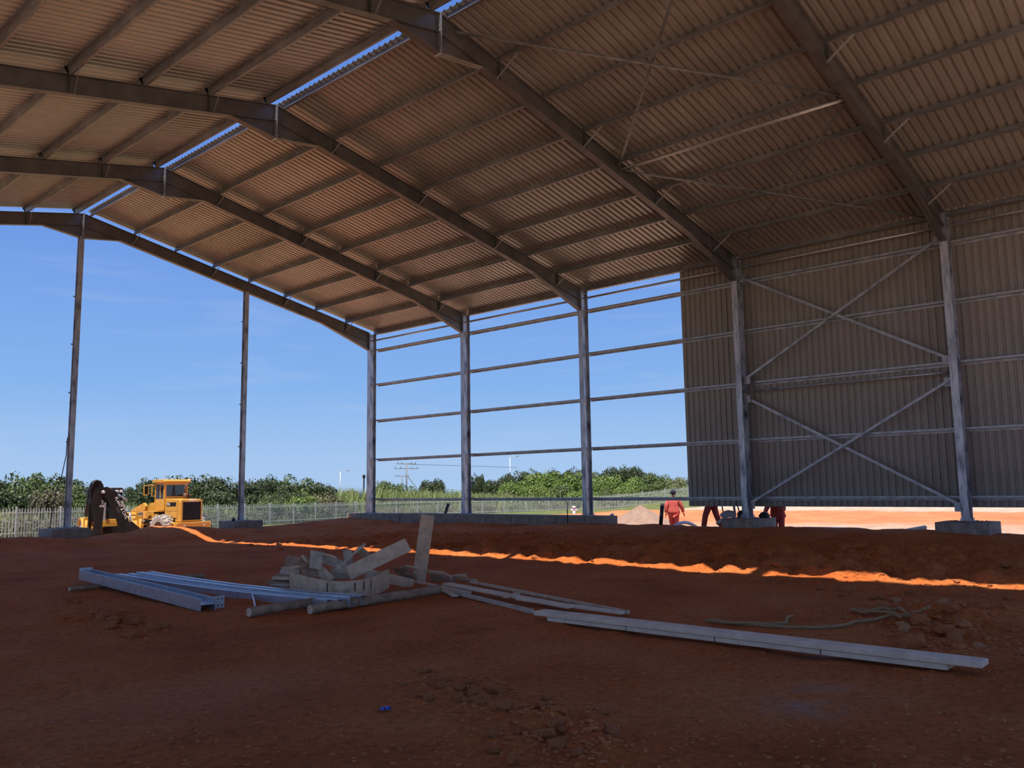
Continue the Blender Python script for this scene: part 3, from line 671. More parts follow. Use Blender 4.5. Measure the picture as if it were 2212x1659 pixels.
# clods and stones
def rock_mesh(i, m):
    bm = bmesh.new(); bmesh.ops.create_icosphere(bm, subdivisions=1, radius=1); r_ = random.Random(i)
    for v in bm.verts: v.co *= r_.uniform(.68, 1.15)
    for v in bm.verts: v.co.z *= .7
    me = bpy.data.meshes.new('clod'); bm.to_mesh(me); bm.free(); me.materials.append(M[m]); return me
RM = [rock_mesh(i, 'clod') for i in range(6)]+[rock_mesh(9+i, 'clod_pale') for i in range(2)]
clusters = [  # centre px, spread px, tilt, big clods, gravel, size, label
    ((240, 1330), (55, 20), .32, 14, 320, .08, 'brown clod in the small heap in front of the steel beam', 'clods in front of the steel beam'),
    ((1010, 1492), (75, 22), .22, 18, 460, .058, 'clod in the rubble trail at the bottom middle, upper end', 'clods of the rubble trail, upper end'),
    ((1170, 1570), (90, 45), .38, 20, 560, .056, 'clod in the rubble trail at the bottom middle, lower end', 'clods of the rubble trail, lower end'),
    ((2010, 1350), (110, 34), .25, 24, 480, .10, 'clod of dug earth right of the rope', 'clods of dug earth by the rope'),
    ((1700, 1240), (330, 16), .085, 22, 700, .07, 'clod lying along the sunlit strip', 'clods along the sunlit strip'),
    ((760, 1192), (200, 6), .06, 10, 300, .075, 'clod on the far sunlit strip behind the board heap', 'clods on the far sunlit strip'),
]
gr = MB(); rr = random.Random(21)
ico = [tuple(v.co) for v in RM[0].vertices]; icf = [tuple(p_.vertices) for p_ in RM[0].polygons]
def pebble(p, s_):
    a_ = rr.uniform(0, 6.3); c_, s2 = math.cos(a_), math.sin(a_); e_ = [rr.uniform(.7, 1.3) for _ in range(3)]
    gr.add([(p.x+(x*c_-y*s2)*s_*e_[0], p.y+(x*s2+y*c_)*s_*e_[1], p.z+z*s_*e_[2]*.8) for x, y, z in ico], icf)
for (cx, cy), (sx, sy), tl, nb, ng, sz, lab, grp in clusters:
    for k in range(nb+ng):
        dx = max(-2.2, min(2.2, rr.gauss(0, 1)))*sx; dy = max(-2, min(2, rr.gauss(0, 1)))*sy+dx*tl*.9
        q = gz(onz(cx+dx, cy+dy, .03))
        if k < nb:
            s_ = sz*rr.uniform(.6, 1.35); o = link('soil_clod', RM[rr.choice((0, 1, 2, 3, 4, 5, 0, 1, 2, 3, 4, 5, 0, 1, 2, 3, 6))], None, (q.x, q.y, q.z+s_*.25), (rr.uniform(-.4, .4), rr.uniform(-.4, .4), rr.uniform(0, 6)))
            o.scale = (s_*rr.uniform(.9, 1.4), s_, s_*rr.uniform(.8, 1.1)); tag(o, lab, 'clod', grp)
        else: pebble(q, sz*rr.uniform(.12, .5))
for k in range(2600):   # scattered grit over the floor
    px_, py_ = rr.uniform(-40, 2250), 1180+480*rr.random()**1.3
    q = onz(px_, py_, .0)
    if q.x < 12 and q.y < -1: pebble(gz(q), rr.uniform(.006, .022)*(1+.02*(q-CAM).length))
gA = gr; gr = MB()
for k in range(520):
    px_, py_ = rr.uniform(-40, 2250), 1190+470*rr.random()**1.2
    q = onz(px_, py_, .0)
    if q.x < 11 and q.y < -4: pebble(gz(q), rr.uniform(.005, .014)*(1+.02*(q-CAM).length))
pg = gr.build('pale_gravel', 'clod_pale'); pg['kind'] = 'stuff'; tag(pg, 'pale stone chips scattered over the red earth floor', 'gravel'); gr = gA
gv = gr.build('gravel', 'clod'); gv['kind'] = 'stuff'; tag(gv, 'scattered grit and crumbs of red earth over the floor', 'gravel')
for x_, y_, lab in ((1680, 1237, 'lone brown rock on the near edge of the sunlit strip'), (603, 1178, 'pale round stone standing on the far sunlit strip'), (1300, 1547, 'grey-brown round stone among the rubble trail'), (2172, 1245, 'large clod at the right end of the sunlit strip')):
    q = gz(onz(x_, y_, .02)); s_ = .10 if x_ != 1300 else .075
    o = link('rock', RM[7 if x_ == 603 else 3], None, q+Vector((0, 0, s_*.3)), (0, 0, x_)); o.scale = (s_*1.2, s_, s_); tag(o, lab, 'rock')
# soil crumbs on the right pad
m = MB(); gr2 = gr; gr = m
for k in range(60):
    yy = rr.uniform(-24.5, -23.5); xx = rr.uniform(12.2, 13.2)
    pebble(Vector((xx, yy, .59)), rr.uniform(.012, .04))
o = m.build('soil_crumbs', 'clod'); o['kind'] = 'stuff'; tag(o, 'red soil crumbs lying on the right-hand concrete pad', 'soil')

# ------------------------------------------------------------------ beyond the gable and the right wall: yard things
def P3(px, py, q): return at(px, py, q)
# palisade fence
fpts = [(-90, 1172, 46.5), (80, 1163, 50), (330, 1149, 60), (600, 1134, 72), (800, 1123, 84), (960, 1115, 92), (1130, 1110, 98), (1250, 1106, 101), (1330, 1101, 100), (1400, 1095, 98), (1480, 1087, 95), (1560, 1080, 92)]
fl = [P3(*q) for q in fpts]
fence = empty('palisade_fence', fl[0], 0, 'galvanised palisade fence running behind the yard in front of the bushes', 'fence')
F0 = fl[0]
dist = [0]
for a, c in zip(fl[:-1], fl[1:]): dist.append(dist[-1]+(c-a).length)
def along(s):
    for i in range(len(fl)-1):
        if s <= dist[i+1] or i == len(fl)-2:
            t_ = (s-dist[i])/(dist[i+1]-dist[i]); return fl[i].lerp(fl[i+1], t_), (fl[i+1]-fl[i]).normalized()
TOT = dist[-1]; PAN = 3.0; npan = int(TOT//PAN)
pale_m = MB().poly([(-.035, -.15), (.035, -.15), (.035, 1.74), (.018, 1.80), (-.018, 1.80), (-.035, 1.74)], 'y', -.006, .006).mesh('pale', 'fence')
post_m = MB().box((0, 0, .85), (.10, .08, 2.1)).mesh('post', 'fence')
pales = []
for k in range(npan):
    p0, d0 = along(k*PAN); p1, _ = along((k+1)*PAN); an = math.atan2((p1-p0).y, (p1-p0).x)
    link('post', post_m, fence, p0-F0, (0, 0, an))
    for zz in (.35, 1.55):
        MB().bar(p0-F0+Vector((0, 0, zz)), p1-F0+Vector((0, 0, zz)), .045, .055).build('rail', 'fence_rail', fence)
    for j in range(1, 16):
        q = p0.lerp(p1, j/16); pales.append((q-F0, an, (q-CAM).length))
pales.sort(key=lambda t_: t_[2])
for q, an, _ in pales[:290]: link('pale', pale_m, fence, q, (0, 0, an))
m = MB(); pv = [tuple(v.co) for v in pale_m.vertices]; pf = [tuple(p_.vertices) for p_ in pale_m.polygons]
for q, an, _ in pales[290:]:
    c_, s_ = math.cos(an), math.sin(an); m.add([(q.x+x*c_-y*s_, q.y+x*s_+y*c_, q.z+z) for x, y, z in pv], pf)
m.build('far_pales', 'fence', fence)['kind'] = 'stuff'

# vegetation
nrng = np.random.RandomState(11)
def foliage_mesh(name, m, n=2600, lumps=16, leaf=.045, seed=1, spiky=False, flatten=1., low=.05):
    r_ = np.random.RandomState(seed); V = []
    cs = []
    for k in range(lumps):
        a = r_.rand()*6.283; rad = r_.rand()**.5*.62; h = low+.12+r_.rand()*(.66-.35*rad)
        cs.append((math.cos(a)*rad, math.sin(a)*rad, h, .20+.16*r_.rand()))
    cs.append((0, 0, .62, .36)); cs.append((0.1, 0, .3, .5))
    per = n//len(cs)
    for (cx, cy, cz, rr_) in cs:
        d = r_.randn(per, 3); d /= np.linalg.norm(d, axis=1)[:, None]
        rad = rr_*(.72+.33*r_.rand(per))[:, None]
        c = np.array([cx, cy, cz])+d*rad*np.array([1, 1, .95])
        c[:, 2] = np.clip(c[:, 2], .0, 1.02)
        nrm = d+.55*r_.randn(per, 3); nrm[:, 2] += .3; nrm /= np.linalg.norm(nrm, axis=1)[:, None]
        u = np.cross(nrm, r_.randn(per, 3)); u /= np.linalg.norm(u, axis=1)[:, None]; v_ = np.cross(nrm, u)
        s_ = leaf*(.6+.9*r_.rand(per))[:, None]; el = 1.5 if not spiky else 2.6
        V.append(np.stack([c-u*s_*.5, c+v_*s_*el*.5-u*s_*.1, c+u*s_*.5+v_*s_*.1, c-v_*s_*el*.5], 1))
    V = np.concatenate(V).reshape(-1, 3); nq = len(V)//4
    me = bpy.data.meshes.new(name); me.vertices.add(len(V)); me.vertices.foreach_set('co', V.astype('f4').ravel())
    me.loops.add(nq*4); me.loops.foreach_set('vertex_index', np.arange(nq*4, dtype='i4'))
    me.polygons.add(nq); me.polygons.foreach_set('loop_start', np.arange(nq, dtype='i4')*4); me.polygons.foreach_set('loop_total', np.full(nq, 4, 'i4')); me.update()
    me.materials.append(M[m]); return me
FM = {}
for nm, m_, n_, lf in (('dark', 'leaf_dark', 9000, .040), ('mid', 'leaf_mid', 9000, .040), ('bright', 'leaf_bright', 9000, .042), ('brown', 'leaf_brown', 6000, .036), ('olive', 'leaf_olive', 7000, .04)):
    FM[nm] = [foliage_mesh('foliage', m_, n_, 18, lf, 10*i+len(nm), spiky=(nm == 'brown')) for i in range(3)]
trunk_m = MB().tube([(0, 0, -.05), (.02, .0, .2), (-.01, .01, .45)], [.05, .04, .02], 7).tube([(.01, 0, .18), (.14, .05, .42)], [.03, .012], 6).tube([(.01, 0, .22), (-.13, -.04, .46)], [.03, .012], 6).mesh('trunk', 'bark', True)
def bush(px_, top, q, wd, kind, label, group, name='bush', base=None):
    p = P3(px_, 1090, q); z0 = hz(p.x, p.y)-.03 if base is None else base
    zt_ = P3(px_, top, q).z; h = zt_-z0
    o = empty(name, (p.x, p.y, z0), rnd.uniform(0, 6.28), label, 'bush' if name == 'bush' else 'tree', group); o.scale = (wd, wd, h)
    link('foliage', rnd.choice(FM[kind]), o); link('trunk', trunk_m, o)
    return o
GA, GB, GC, GD = 'dark trees behind the left end of the fence', 'dark trees behind the loader and the fence', 'scrub in the middle distance', 'green thicket on the rise behind the right columns'
for k, (px_, top, q, wd, kd, lab) in enumerate([
    (-30, 1020, 66, 3.6, 'dark', 'dark tree at the left edge of the view'), (28, 1014, 70, 3.3, 'dark', 'dark tree second from the left edge'), (75, 1016, 66, 3.2, 'mid', 'olive green tree left of the ridge post'),
    (118, 1018, 70, 3.2, 'dark', 'dark tree just left of the ridge post'), (150, 1036, 66, 2.2, 'mid', 'green tree showing right of the ridge post'), (50, 1045, 62, 2.6, 'dark', 'low dark tree in front, left of the ridge post'),
    (112, 1048, 60, 1.9, 'brown', 'brownish half-bare shrub left of the ridge post'), (190, 1070, 64, 2.0, 'mid', 'low green shrub behind the backhoe boom')]): bush(px_, top, q, wd, kd, lab, GA, 'tree')
for k, (px_, top, q, wd, kd, lab) in enumerate([
    (300, 1040, 78, 2.2, 'dark', 'dark tree left of the loader cab, lowest of the row'), (330, 1028, 80, 2.5, 'dark', 'dark tree directly behind the loader mirrors'), (365, 1024, 82, 2.6, 'mid', 'tree directly behind the loader cab'),
    (408, 1022, 82, 2.6, 'dark', 'dark tree behind the right edge of the loader cab'), (450, 1020, 82, 2.8, 'dark', 'dark tree right of the loader'), (495, 1025, 82, 2.6, 'dark', 'dark tree left of the middle gable post'),
    (545, 1030, 84, 2.5, 'dark', 'dark tree just right of the middle gable post'), (585, 1021, 86, 2.8, 'dark', 'tallest dark tree right of the middle gable post'), (625, 1020, 88, 3.0, 'mid', 'olive tree at the right end of the dark row'),
    (668, 1032, 90, 3.0, 'dark', 'dark tree next to last in the dark row'), (705, 1042, 90, 2.6, 'dark', 'last dark tree where the row drops down'), (470, 1055, 78, 2.6, 'dark', 'low dark tree in front, between loader and gable post'),
    (575, 1058, 80, 2.6, 'dark', 'low dark tree in front, right of the gable post'), (640, 1060, 82, 2.8, 'dark', 'low dark tree in front at the end of the row')]): bush(px_, top, q, wd, kd, lab, GB, 'tree')
for (px_, top, q, wd, kd, lab) in [(640, 1068, 78, 2.4, 'bright', 'bright green low bush in front of the dark row'), (580, 1072, 76, 2.2, 'mid', 'green low bush just right of the middle gable post'), (712, 1060, 84, 2.3, 'brown', 'brownish round bush at the end of the dark row'),
    (690, 1088, 80, 2.2, 'brown', 'dry brown shrub behind the fence, left one'), (640, 1092, 79, 2.2, 'brown', 'dry brown shrub behind the fence, middle one'), (760, 1052, 110, 2.6, 'olive', 'olive scrub left of the first wall column'),
    (835, 1034, 112, 3.6, 'mid', 'green scrub crown right of the first wall column'), (870, 1042, 112, 2.4, 'mid', 'green scrub under the power pole'), (925, 1034, 116, 2.6, 'dark', 'dark scrub crown with ragged top between the first two columns'),
    (948, 1030, 118, 1.8, 'dark', 'ragged dark scrub tip between the first two columns'), (900, 1056, 110, 3.4, 'olive', 'olive scrub below the power pole'), (975, 1054, 112, 3.0, 'olive', 'olive scrub left of the second wall column'),
    (1026, 1018, 135, 1.5, 'dark', 'thin dark tree just right of the second column'), (1040, 1021, 136, 1.4, 'dark', 'second thin dark tree right of the second column'), (1064, 1033, 132, 2.6, 'dark', 'dark scrub at the foot of the green rise'),
    (1095, 1058, 118, 3.2, 'brown', 'brown scrub patch below the green rise'), (1040, 1062, 114, 3.2, 'olive', 'olive scrub right of the second column')]: bush(px_, top, q, wd, kd, lab, GC)
right = [(1092, 1022, 134, 2.8, 'dark', 'dark crown at the left shoulder of the green rise'), (1120, 1012, 138, 3.2, 'dark', 'dark crown left of the top of the green rise'), (1150, 1008, 140, 3.2, 'dark', 'dark crown at the back of the rise, left of the third column'),
    (1195, 1008, 140, 3.4, 'dark', 'dark crown at the back of the rise, nearer the third column'), (1240, 1004, 142, 3.2, 'dark', 'dark crown partly hidden by the third column'), (1320, 1004, 140, 3.2, 'dark', 'dark crown of the tallest clump, left part'),
    (1350, 1000, 142, 3.2, 'dark', 'dark crown of the tallest clump, top'), (1378, 1002, 140, 2.6, 'dark', 'dark crown of the tallest clump, right part'), (1290, 1014, 138, 3.2, 'mid', 'green crown right of the third column'),
    (1110, 1035, 124, 3.4, 'bright', 'bright thicket at the left foot of the rise'), (1145, 1020, 128, 3.6, 'bright', 'bright thicket on the left slope of the rise'), (1185, 1012, 130, 3.6, 'bright', 'bright thicket near the top of the rise'),
    (1228, 1016, 128, 3.6, 'bright', 'bright thicket left of the third column'), (1165, 1045, 118, 3.6, 'bright', 'bright thicket low in the middle of the left slope'), (1215, 1042, 118, 3.6, 'mid', 'green thicket low beside the third column'),
    (1290, 1028, 122, 3.4, 'bright', 'bright thicket just right of the third column'), (1330, 1022, 126, 3.6, 'bright', 'bright thicket under the tallest clump'), (1375, 1026, 124, 3.4, 'bright', 'bright thicket right of the tallest clump'),
    (1412, 1016, 128, 3.2, 'mid', 'green crown beyond the worker with the dark cap'), (1440, 1022, 128, 3.0, 'mid', 'green crown above the worker with the dark cap'), (1470, 1026, 126, 3.0, 'olive', 'olive crown beside the edge of the cladding'),
    (1310, 1052, 114, 3.4, 'mid', 'green thicket low behind the sand pile'), (1360, 1046, 116, 3.4, 'bright', 'bright thicket low behind the sand pile'), (1410, 1042, 118, 3.2, 'mid', 'green thicket low left of the worker'),
    (1455, 1044, 116, 3.2, 'olive', 'olive thicket low beside the cladding'), (1500, 1034, 118, 3.0, 'olive', 'olive thicket hidden mostly by the cladding edge'), (1260, 1056, 112, 3.4, 'bright', 'bright thicket low behind the third column')]
for (px_, top, q, wd, kd, lab) in right: bush(px_, top, q, wd, kd, lab, GD)

rr = random.Random(33)
brs = ['dry dark brush behind the fence left of the ridge post', 'dry dark brush right behind the ridge post', 'dry dark brush behind the backhoe', 'dry dark brush between backhoe and loader', 'dry dark brush behind the loader', 'dry dark brush right of the loader',
       'dry dark brush left of the middle gable post', 'dry dark brush just right of the middle gable post', 'dry dark brush behind the fence, left of the board heap', 'dry dark brush behind the fence, above the board heap', 'dry dark brush behind the fence, nearest the first wall column',
       'low dry brush just right of the first wall column', 'low dry brush midway between the first two columns', 'low dry brush left of the second column', 'low dry brush right of the second column', 'low dry brush midway to the third column', 'low dry brush left of the third column', 'low dry brush behind the sand pile', 'low dry brush left of the black pipe']
for k, lab in enumerate(brs):
    px_ = (-20, 60, 165, 270, 360, 450, 505, 560, 615, 670, 730, 840, 900, 965, 1040, 1110, 1190, 1330, 1420)[k]
    q = np.interp(px_, [f_[0] for f_ in fpts], [f_[2] for f_ in fpts])+3.2; bz = np.interp(px_, [f_[0] for f_ in fpts], [f_[1] for f_ in fpts])
    bush(px_, bz-1.45*FPX/q, q, rr.uniform(1.9, 2.6), 'brown' if k % 3 else 'olive', lab, 'brush along the fence', base=P3(px_, bz, q-3.2).z-.1)
# tall reeds and grass behind the fence (nobody could count the blades)
def reeds(name, m_, label, n, seed, hlo, hhi, back, wbl, hs=(1, 1, 1, 1, 1)):
    r_ = np.random.RandomState(seed); s = r_.rand(n)*TOT; off = back[0]+(back[1]-back[0])*r_.rand(n)
    P = np.zeros((n, 3)); 
    for i in range(n):
        p, d = along(s[i]); nv = Vector((-d.y, d.x, 0)); 
        if nv.dot(p-CAM) < 0: nv = -nv
        P[i] = (p+nv*off[i])[:]
    gzv = np.array([along(x)[0].z for x in s]); P[:, 2] = gzv-.15
    h = (hlo+(hhi-hlo)*r_.rand(n))*(1+.35*vnoise(s*.25, off*.3))*np.interp(s/TOT, [0, .35, .5, .8, 1], hs); a = r_.rand(n)*6.283
    lean = .12+.35*r_.rand(n); sidev = np.stack([np.cos(a+1.57), np.sin(a+1.57), 0*a], -1)*(wbl*(.6+.8*r_.rand(n)))[:, None]
    ld = np.stack([np.cos(a), np.sin(a), 0*a], -1); up = np.array([0, 0, 1.])
    b0 = P; b1 = P+up*(h*.55)[:, None]+ld*(h*lean*.25)[:, None]; b2 = P+up*(h*.95)[:, None]+ld*(h*lean)[:, None]
    V = np.stack([b0-sidev*.6, b0+sidev*.6, b1+sidev, b1-sidev, b2], 1).reshape(-1, 3)
    k = np.arange(n)*5; me = bpy.data.meshes.new(name); me.vertices.add(len(V)); me.vertices.foreach_set('co', V.astype('f4').ravel())
    li = np.concatenate([np.stack([k, k+1, k+2, k+3], -1), np.stack([k+3, k+2, k+4], -1)], 1).ravel().astype('i4')
    me.loops.add(n*7); me.loops.foreach_set('vertex_index', li)
    ls = np.stack([np.arange(n)*7, np.arange(n)*7+4], -1).ravel().astype('i4'); lt = np.tile([4, 3], n).astype('i4')
    me.polygons.add(2*n); me.polygons.foreach_set('loop_start', ls); me.polygons.foreach_set('loop_total', lt); me.update()
    me.materials.append(M[m_]); o = link(name, me); o['kind'] = 'stuff'; return tag(o, label, 'grass')
reeds('reed_grass', 'reed', 'tall pale green reeds growing behind the palisade fence', 42000, 5, 1.2, 2.6, (3.5, 22), .032, (.75, .95, 1.55, .95, .5))
reeds('dry_grass', 'reed_dry', 'dry straw-coloured grass along the foot of the palisade fence', 9000, 6, .4, 1.3, (.3, 4), .02)

# poles on the skyline
def street_lamp(px_, top, bot, q, label, arm):
    a = P3(px_, bot, q); c = P3(px_, top, q); z0 = hz(a.x, a.y)-.2; o = empty('street_lamp', (a.x, a.y, z0), 0, label, 'street lamp', 'street lamps on the skyline')
    h = c.z-z0; v = RT*arm; MB().tube([(0, 0, 0), (0, 0, h*.5), (0, 0, h-.15)], [.13, .11, .08], 8).build('pole', 'lamp_grey', o, True)
    MB().tube([Vector((0, 0, h-.15)), Vector((0, 0, h))+v*.3, Vector((0, 0, h+.05))+v], .05, 6).build('arm', 'lamp_grey', o, True)
    MB().box(Vector((0, 0, h+.03))+v*1.25, (.7, .35, .14)).build('lamp_head', 'lamp_grey', o)
street_lamp(735, 1017, 1052, 150, 'street lamp on the skyline left of the first wall column', 1.0)
street_lamp(1102, 986, 1020, 150, 'street lamp rising above the left shoulder of the green rise', 1.0)
def power_pole(px_, top, bot, q, arms, label, stay):
    a = P3(px_, bot, q); c = P3(px_, top, q); z0 = hz(a.x, a.y)-.3; o = empty('power_pole', (a.x, a.y, z0), 0, label, 'power pole'); h = c.z-z0
    MB().tube([(0, 0, 0), (0, 0, h)], [.16, .11], 8).build('pole', 'pole_wood', o, True)
    for dz, hl in arms:
        b_ = MB().bar(RT*-hl+Vector((0, 0, h-dz)), RT*hl+Vector((0, 0, h-dz)), .12, .12).build('crossarm', 'pole_wood', o)
        for s_ in (-.95, -.5, .5, .95): MB().tube([RT*hl*s_+Vector((0, 0, h-dz+.05)), RT*hl*s_+Vector((0, 0, h-dz+.35))], [.06, .04], 6).build('insulator', 'steel_dark', b_)
    if stay:
        MB().tube([(0, 0, h-2.2), RT*2.6+Vector((0, 0, h-5.5))], .07, 6).build('stay', 'pole_wood', o)
        MB().tube([Vector((0, 0, h-.3)), RT*9+Vector((0, 0, h-.55)), RT*20+Vector((0, 0, h-.9))], .03, 5).build('wire', 'steel_dark', o)
power_pole(878, 999, 1045, 150, ((.25, 1.7), (1.1, 2.1)), 'wooden power pole with two crossarms and a stay', True)
power_pole(868.5, 1026, 1046, 190, ((.3, 1.5),), 'smaller distant power pole left of the larger one', False)
a = P3(786, 1052, 140); z0 = hz(a.x, a.y)-.2; o = empty('bollard_lamp', (a.x, a.y, z0), 0, 'thin dark post with a knob top left of the first wall column', 'post')
h = P3(786, 1033, 140).z-z0; MB().tube([(0, 0, 0), (0, 0, h)], .12, 6).build('shaft', 'steel_dark', o); MB().tube([(0, 0, h), (0, 0, h+.5), (0, 0, h+.6)], [.22, .25, .1], 8).build('knob', 'steel_dark', o, True)

# ------------------------------------------------------------------ machines
def wheel(parent, c, r, wd, side, name='wheel', lugs=18):
    """tyre with lugs, rim and hub; axle along x; side = -1 left, +1 right"""
    w_ = MB().lathe([(r*.50, -wd*.42), (r*.80, -wd*.5), (r*.95, -wd*.46), (r*.97, 0), (r*.95, wd*.46), (r*.80, wd*.5), (r*.50, wd*.42)], c, 'x', 28).build(name, 'tyre', parent, True)
    m = MB(); c = Vector(c)
    for k in range(lugs):
        for s_ in (-1, 1):
            a = 2*math.pi*(k+(.5 if s_ > 0 else 0))/lugs; a2 = a+.16
            p1 = c+Vector((0, math.cos(a)*r*.97, math.sin(a)*r*.97)); p2 = c+Vector((s_*wd*.49, math.cos(a2)*r*.95, math.sin(a2)*r*.95))
            m.bar(p1, p2, .085*r/.7, .075, ((p1+p2)/2-c-Vector((((p1+p2)/2-c).x, 0, 0))).normalized())
    m.build('tread_lugs', 'tyre', w_)['kind'] = 'stuff'
    MB().lathe([(.02, side*wd*.30), (r*.16, side*wd*.32), (r*.18, side*wd*.22), (r*.42, side*wd*.20), (r*.52, side*wd*.44), (r*.50, side*wd*.30), (r*.3, side*wd*.05)], c, 'x', 20).build('rim', 'rust_brown', w_, True)
    return w_
def heading(p, deg):
    v = Vector((p.x-CAM.x, p.y-CAM.y)); return math.atan2(v.y, v.x)-math.pi/2+math.radians(deg)

# wheel loader; local +y is forwards, ground at z = 0
lp = at(354, 1100, 45.6); GL = -1.04
ld = empty('wheel_loader', (lp.x, lp.y, GL), heading(lp, 35), 'yellow wheel loader with a tall cab, seen from behind', 'loader')
# hood (engine cover) and rear grille
hood = MB().poly([(-2.35, 1.12), (-2.35, 2.14), (-2.24, 2.28), (-1.0, 2.34), (-1.0, 1.12)], 'x', -.66, .66).build('hood', 'yellow', ld, bevel=.03)
gf = MB().box((0, -2.365, 1.70), (1.30, .05, 1.12)).build('grille_frame', 'yellow', ld, bevel=.01)
MB().box((0, -2.395, 1.68), (1.10, .02, .96)).build('grille_back', 'black_matte', gf)
for k in range(11): MB().box((0, -2.412, 1.26+k*.085), (1.08, .02, .03)).build('grille_slat', 'black_paint', gf)
MB().box((0, -2.405, 2.20), (.92, .012, .10)).build('name_strip', 'yellow_dirty', gf)
R_ = Matrix(((1, 0, 0), (0, 0, -1), (0, 1, 0))).to_4x4(); R_.translation = Vector((.06, -2.415, 2.205)); text('WRIGHT', .145, gf, R_)
# left side panel with the model stripe
sp_ = MB().box((-.672, -1.62, 1.95), (.02, .98, .52)).build('side_panel', 'yellow', ld)
MB().box((-.686, -1.60, 2.04), (.012, .78, .20)).build('model_stripe', 'black_paint', sp_)
R_ = Matrix(((0, 0, -1), (-1, 0, 0), (0, 1, 0))).to_4x4(); R_.translation = Vector((-.694, -1.36, 2.04)); text('936', .20, sp_, R_)
MB().box((-.672, -1.62, 1.50), (.02, .98, .34)).build('side_panel', 'yellow_dirty', ld)
MB().box((-.672, -1.55, 1.22), (.03, .75, .24)).build('side_vent', 'black_matte', ld)
for k in range(3): MB().box((-.69, -1.80+k*.22, 1.22), (.02, .06, .22)).build('vent_bar', 'yellow_dirty', ld)
# counterweight
cw_ = MB().poly([(-1.06, -2.62), (1.06, -2.62), (1.06, -2.15), (.9, -1.95), (-.9, -1.95), (-1.06, -2.15)], 'z', .74, 1.10).build('counterweight', 'yellow', ld, bevel=.03)
MB().box((0, -2.64, 1.06), (1.95, .03, .06)).build('trim_strip', 'yellow_dirty', cw_)
for s_ in (-1, 1): MB().tube([(s_*.6, -2.61, .93), (s_*.6, -2.65, .93)], .05, 8).build('tie_down_eye', 'white_paint', cw_)
MB().box((0, -.6, .95), (.9, 3.4, .5)).build('chassis', 'black_paint', ld)
# cab
cab = MB()
for x in (-.66, .66):
    cab.bar((x, -.98, 1.75), (x, -.98, 3.2), .10, .12, (0, 1, 0)); cab.bar((x, -.62, 1.75), (x, -.62, 3.2), .05, .05, (0, 1, 0)); cab.bar((x, -.18, 1.75), (x, -.24, 3.2), .08, .08, (0, 1, 0))
    cab.bar((x, -.98, 3.16), (x, -.24, 3.16), .08, .10)
cab.bar((-.66, -.98, 3.14), (.66, -.98, 3.14), .10, .14); cab.bar((-.66, -.24, 3.14), (.66, -.24, 3.14), .10, .14)
cab.box((0, -.98, 2.38), (1.34, .10, .16))
cabo = cab.build('cab_frame', 'yellow', ld)
MB().box((0, -.58, 2.02), (1.36, .86, .62)).build('cab_base', 'yellow', ld, bevel=.02)
MB().box((0, -.55, 1.62), (1.30, .95, .18)).build('cab_floor', 'black_paint', ld)
MB().poly([(-1.14, 3.20), (-.06, 3.20), (-.04, 3.27), (-.2, 3.36), (-1.0, 3.36), (-1.16, 3.27)], 'x', -.82, .82).build('cab_roof', 'yellow', ld, bevel=.02)
MB().box((0, -.985, 2.78), (1.16, .02, .66)).build('rear_window', 'glass_dark', ld)
for x in (-.67, .67):
    MB().box((x, -.80, 2.70), (.015, .30, .84)).build('side_window', 'glass_dark', ld); MB().box((x, -.41, 2.70), (.015, .36, .84)).build('side_window', 'glass_dark', ld)
MB().poly([(-.6, 2.34), (.6, 2.34), (.6, 3.08), (-.6, 3.08)], 'y', -.20, -.185).build('windscreen', 'glass_dark', ld)
MB().box((0, -.6, 2.5), (.5, .4, .6)).build('seat', 'black_matte', ld, bevel=.05)
mr = MB().tube([(-.70, -.22, 3.05), (-.98, -.10, 3.08), (-1.04, -.08, 3.0)], .025, 6).build('mirror_arm', 'yellow', ld)
loop = [(-1.28, -.08, 2.52), (-1.30, -.08, 3.04), (-1.06, -.08, 3.07), (-1.03, -.08, 2.58), (-1.28, -.08, 2.52)]
MB().tube(loop, .03, 6).build('mirror_frame', 'yellow', mr); MB().box((-1.165, -.09, 2.8), (.18, .02, .4)).build('mirror_glass', 'black_paint', mr)
MB().tube([(-.72, -.16, 2.48), (-.86, -.16, 2.48), (-.88, -.16, 3.02), (-.72, -.16, 3.06)], .028, 6).build('grab_rail', 'yellow', ld)
ex = MB().tube([(.22, -1.5, 2.28), (.22, -1.5, 2.62)], .10, 10).tube([(.22, -1.5, 2.6), (.22, -1.5, 2.92), (.24, -1.52, 3.0), (.30, -1.60, 3.05)], .062, 10).build('exhaust', 'rust_brown', ld, True)
MB().tube([(.305, -1.607, 3.055), (.312, -1.615, 3.06)], .05, 10).build('exhaust_mouth', 'black_matte', ex)
ac = MB().tube([(.52, -1.35, 2.3), (.52, -1.35, 2.46)], .08, 10).tube([(.52, -1.35, 2.46), (.52, -1.35, 2.56)], .16, 12).build('air_cleaner', 'rust_brown', ld, True)
MB().tube([(-.30, -.4, 3.36), (-.30, -.4, 3.6)], .02, 5).build('aerial', 'lamp_grey', ld)
MB().box((.86, -1.0, 3.36), (.2, .14, .07), Matrix.Rotation(.4, 3, 'Z')).build('work_lamp', 'cream_plastic', ld)
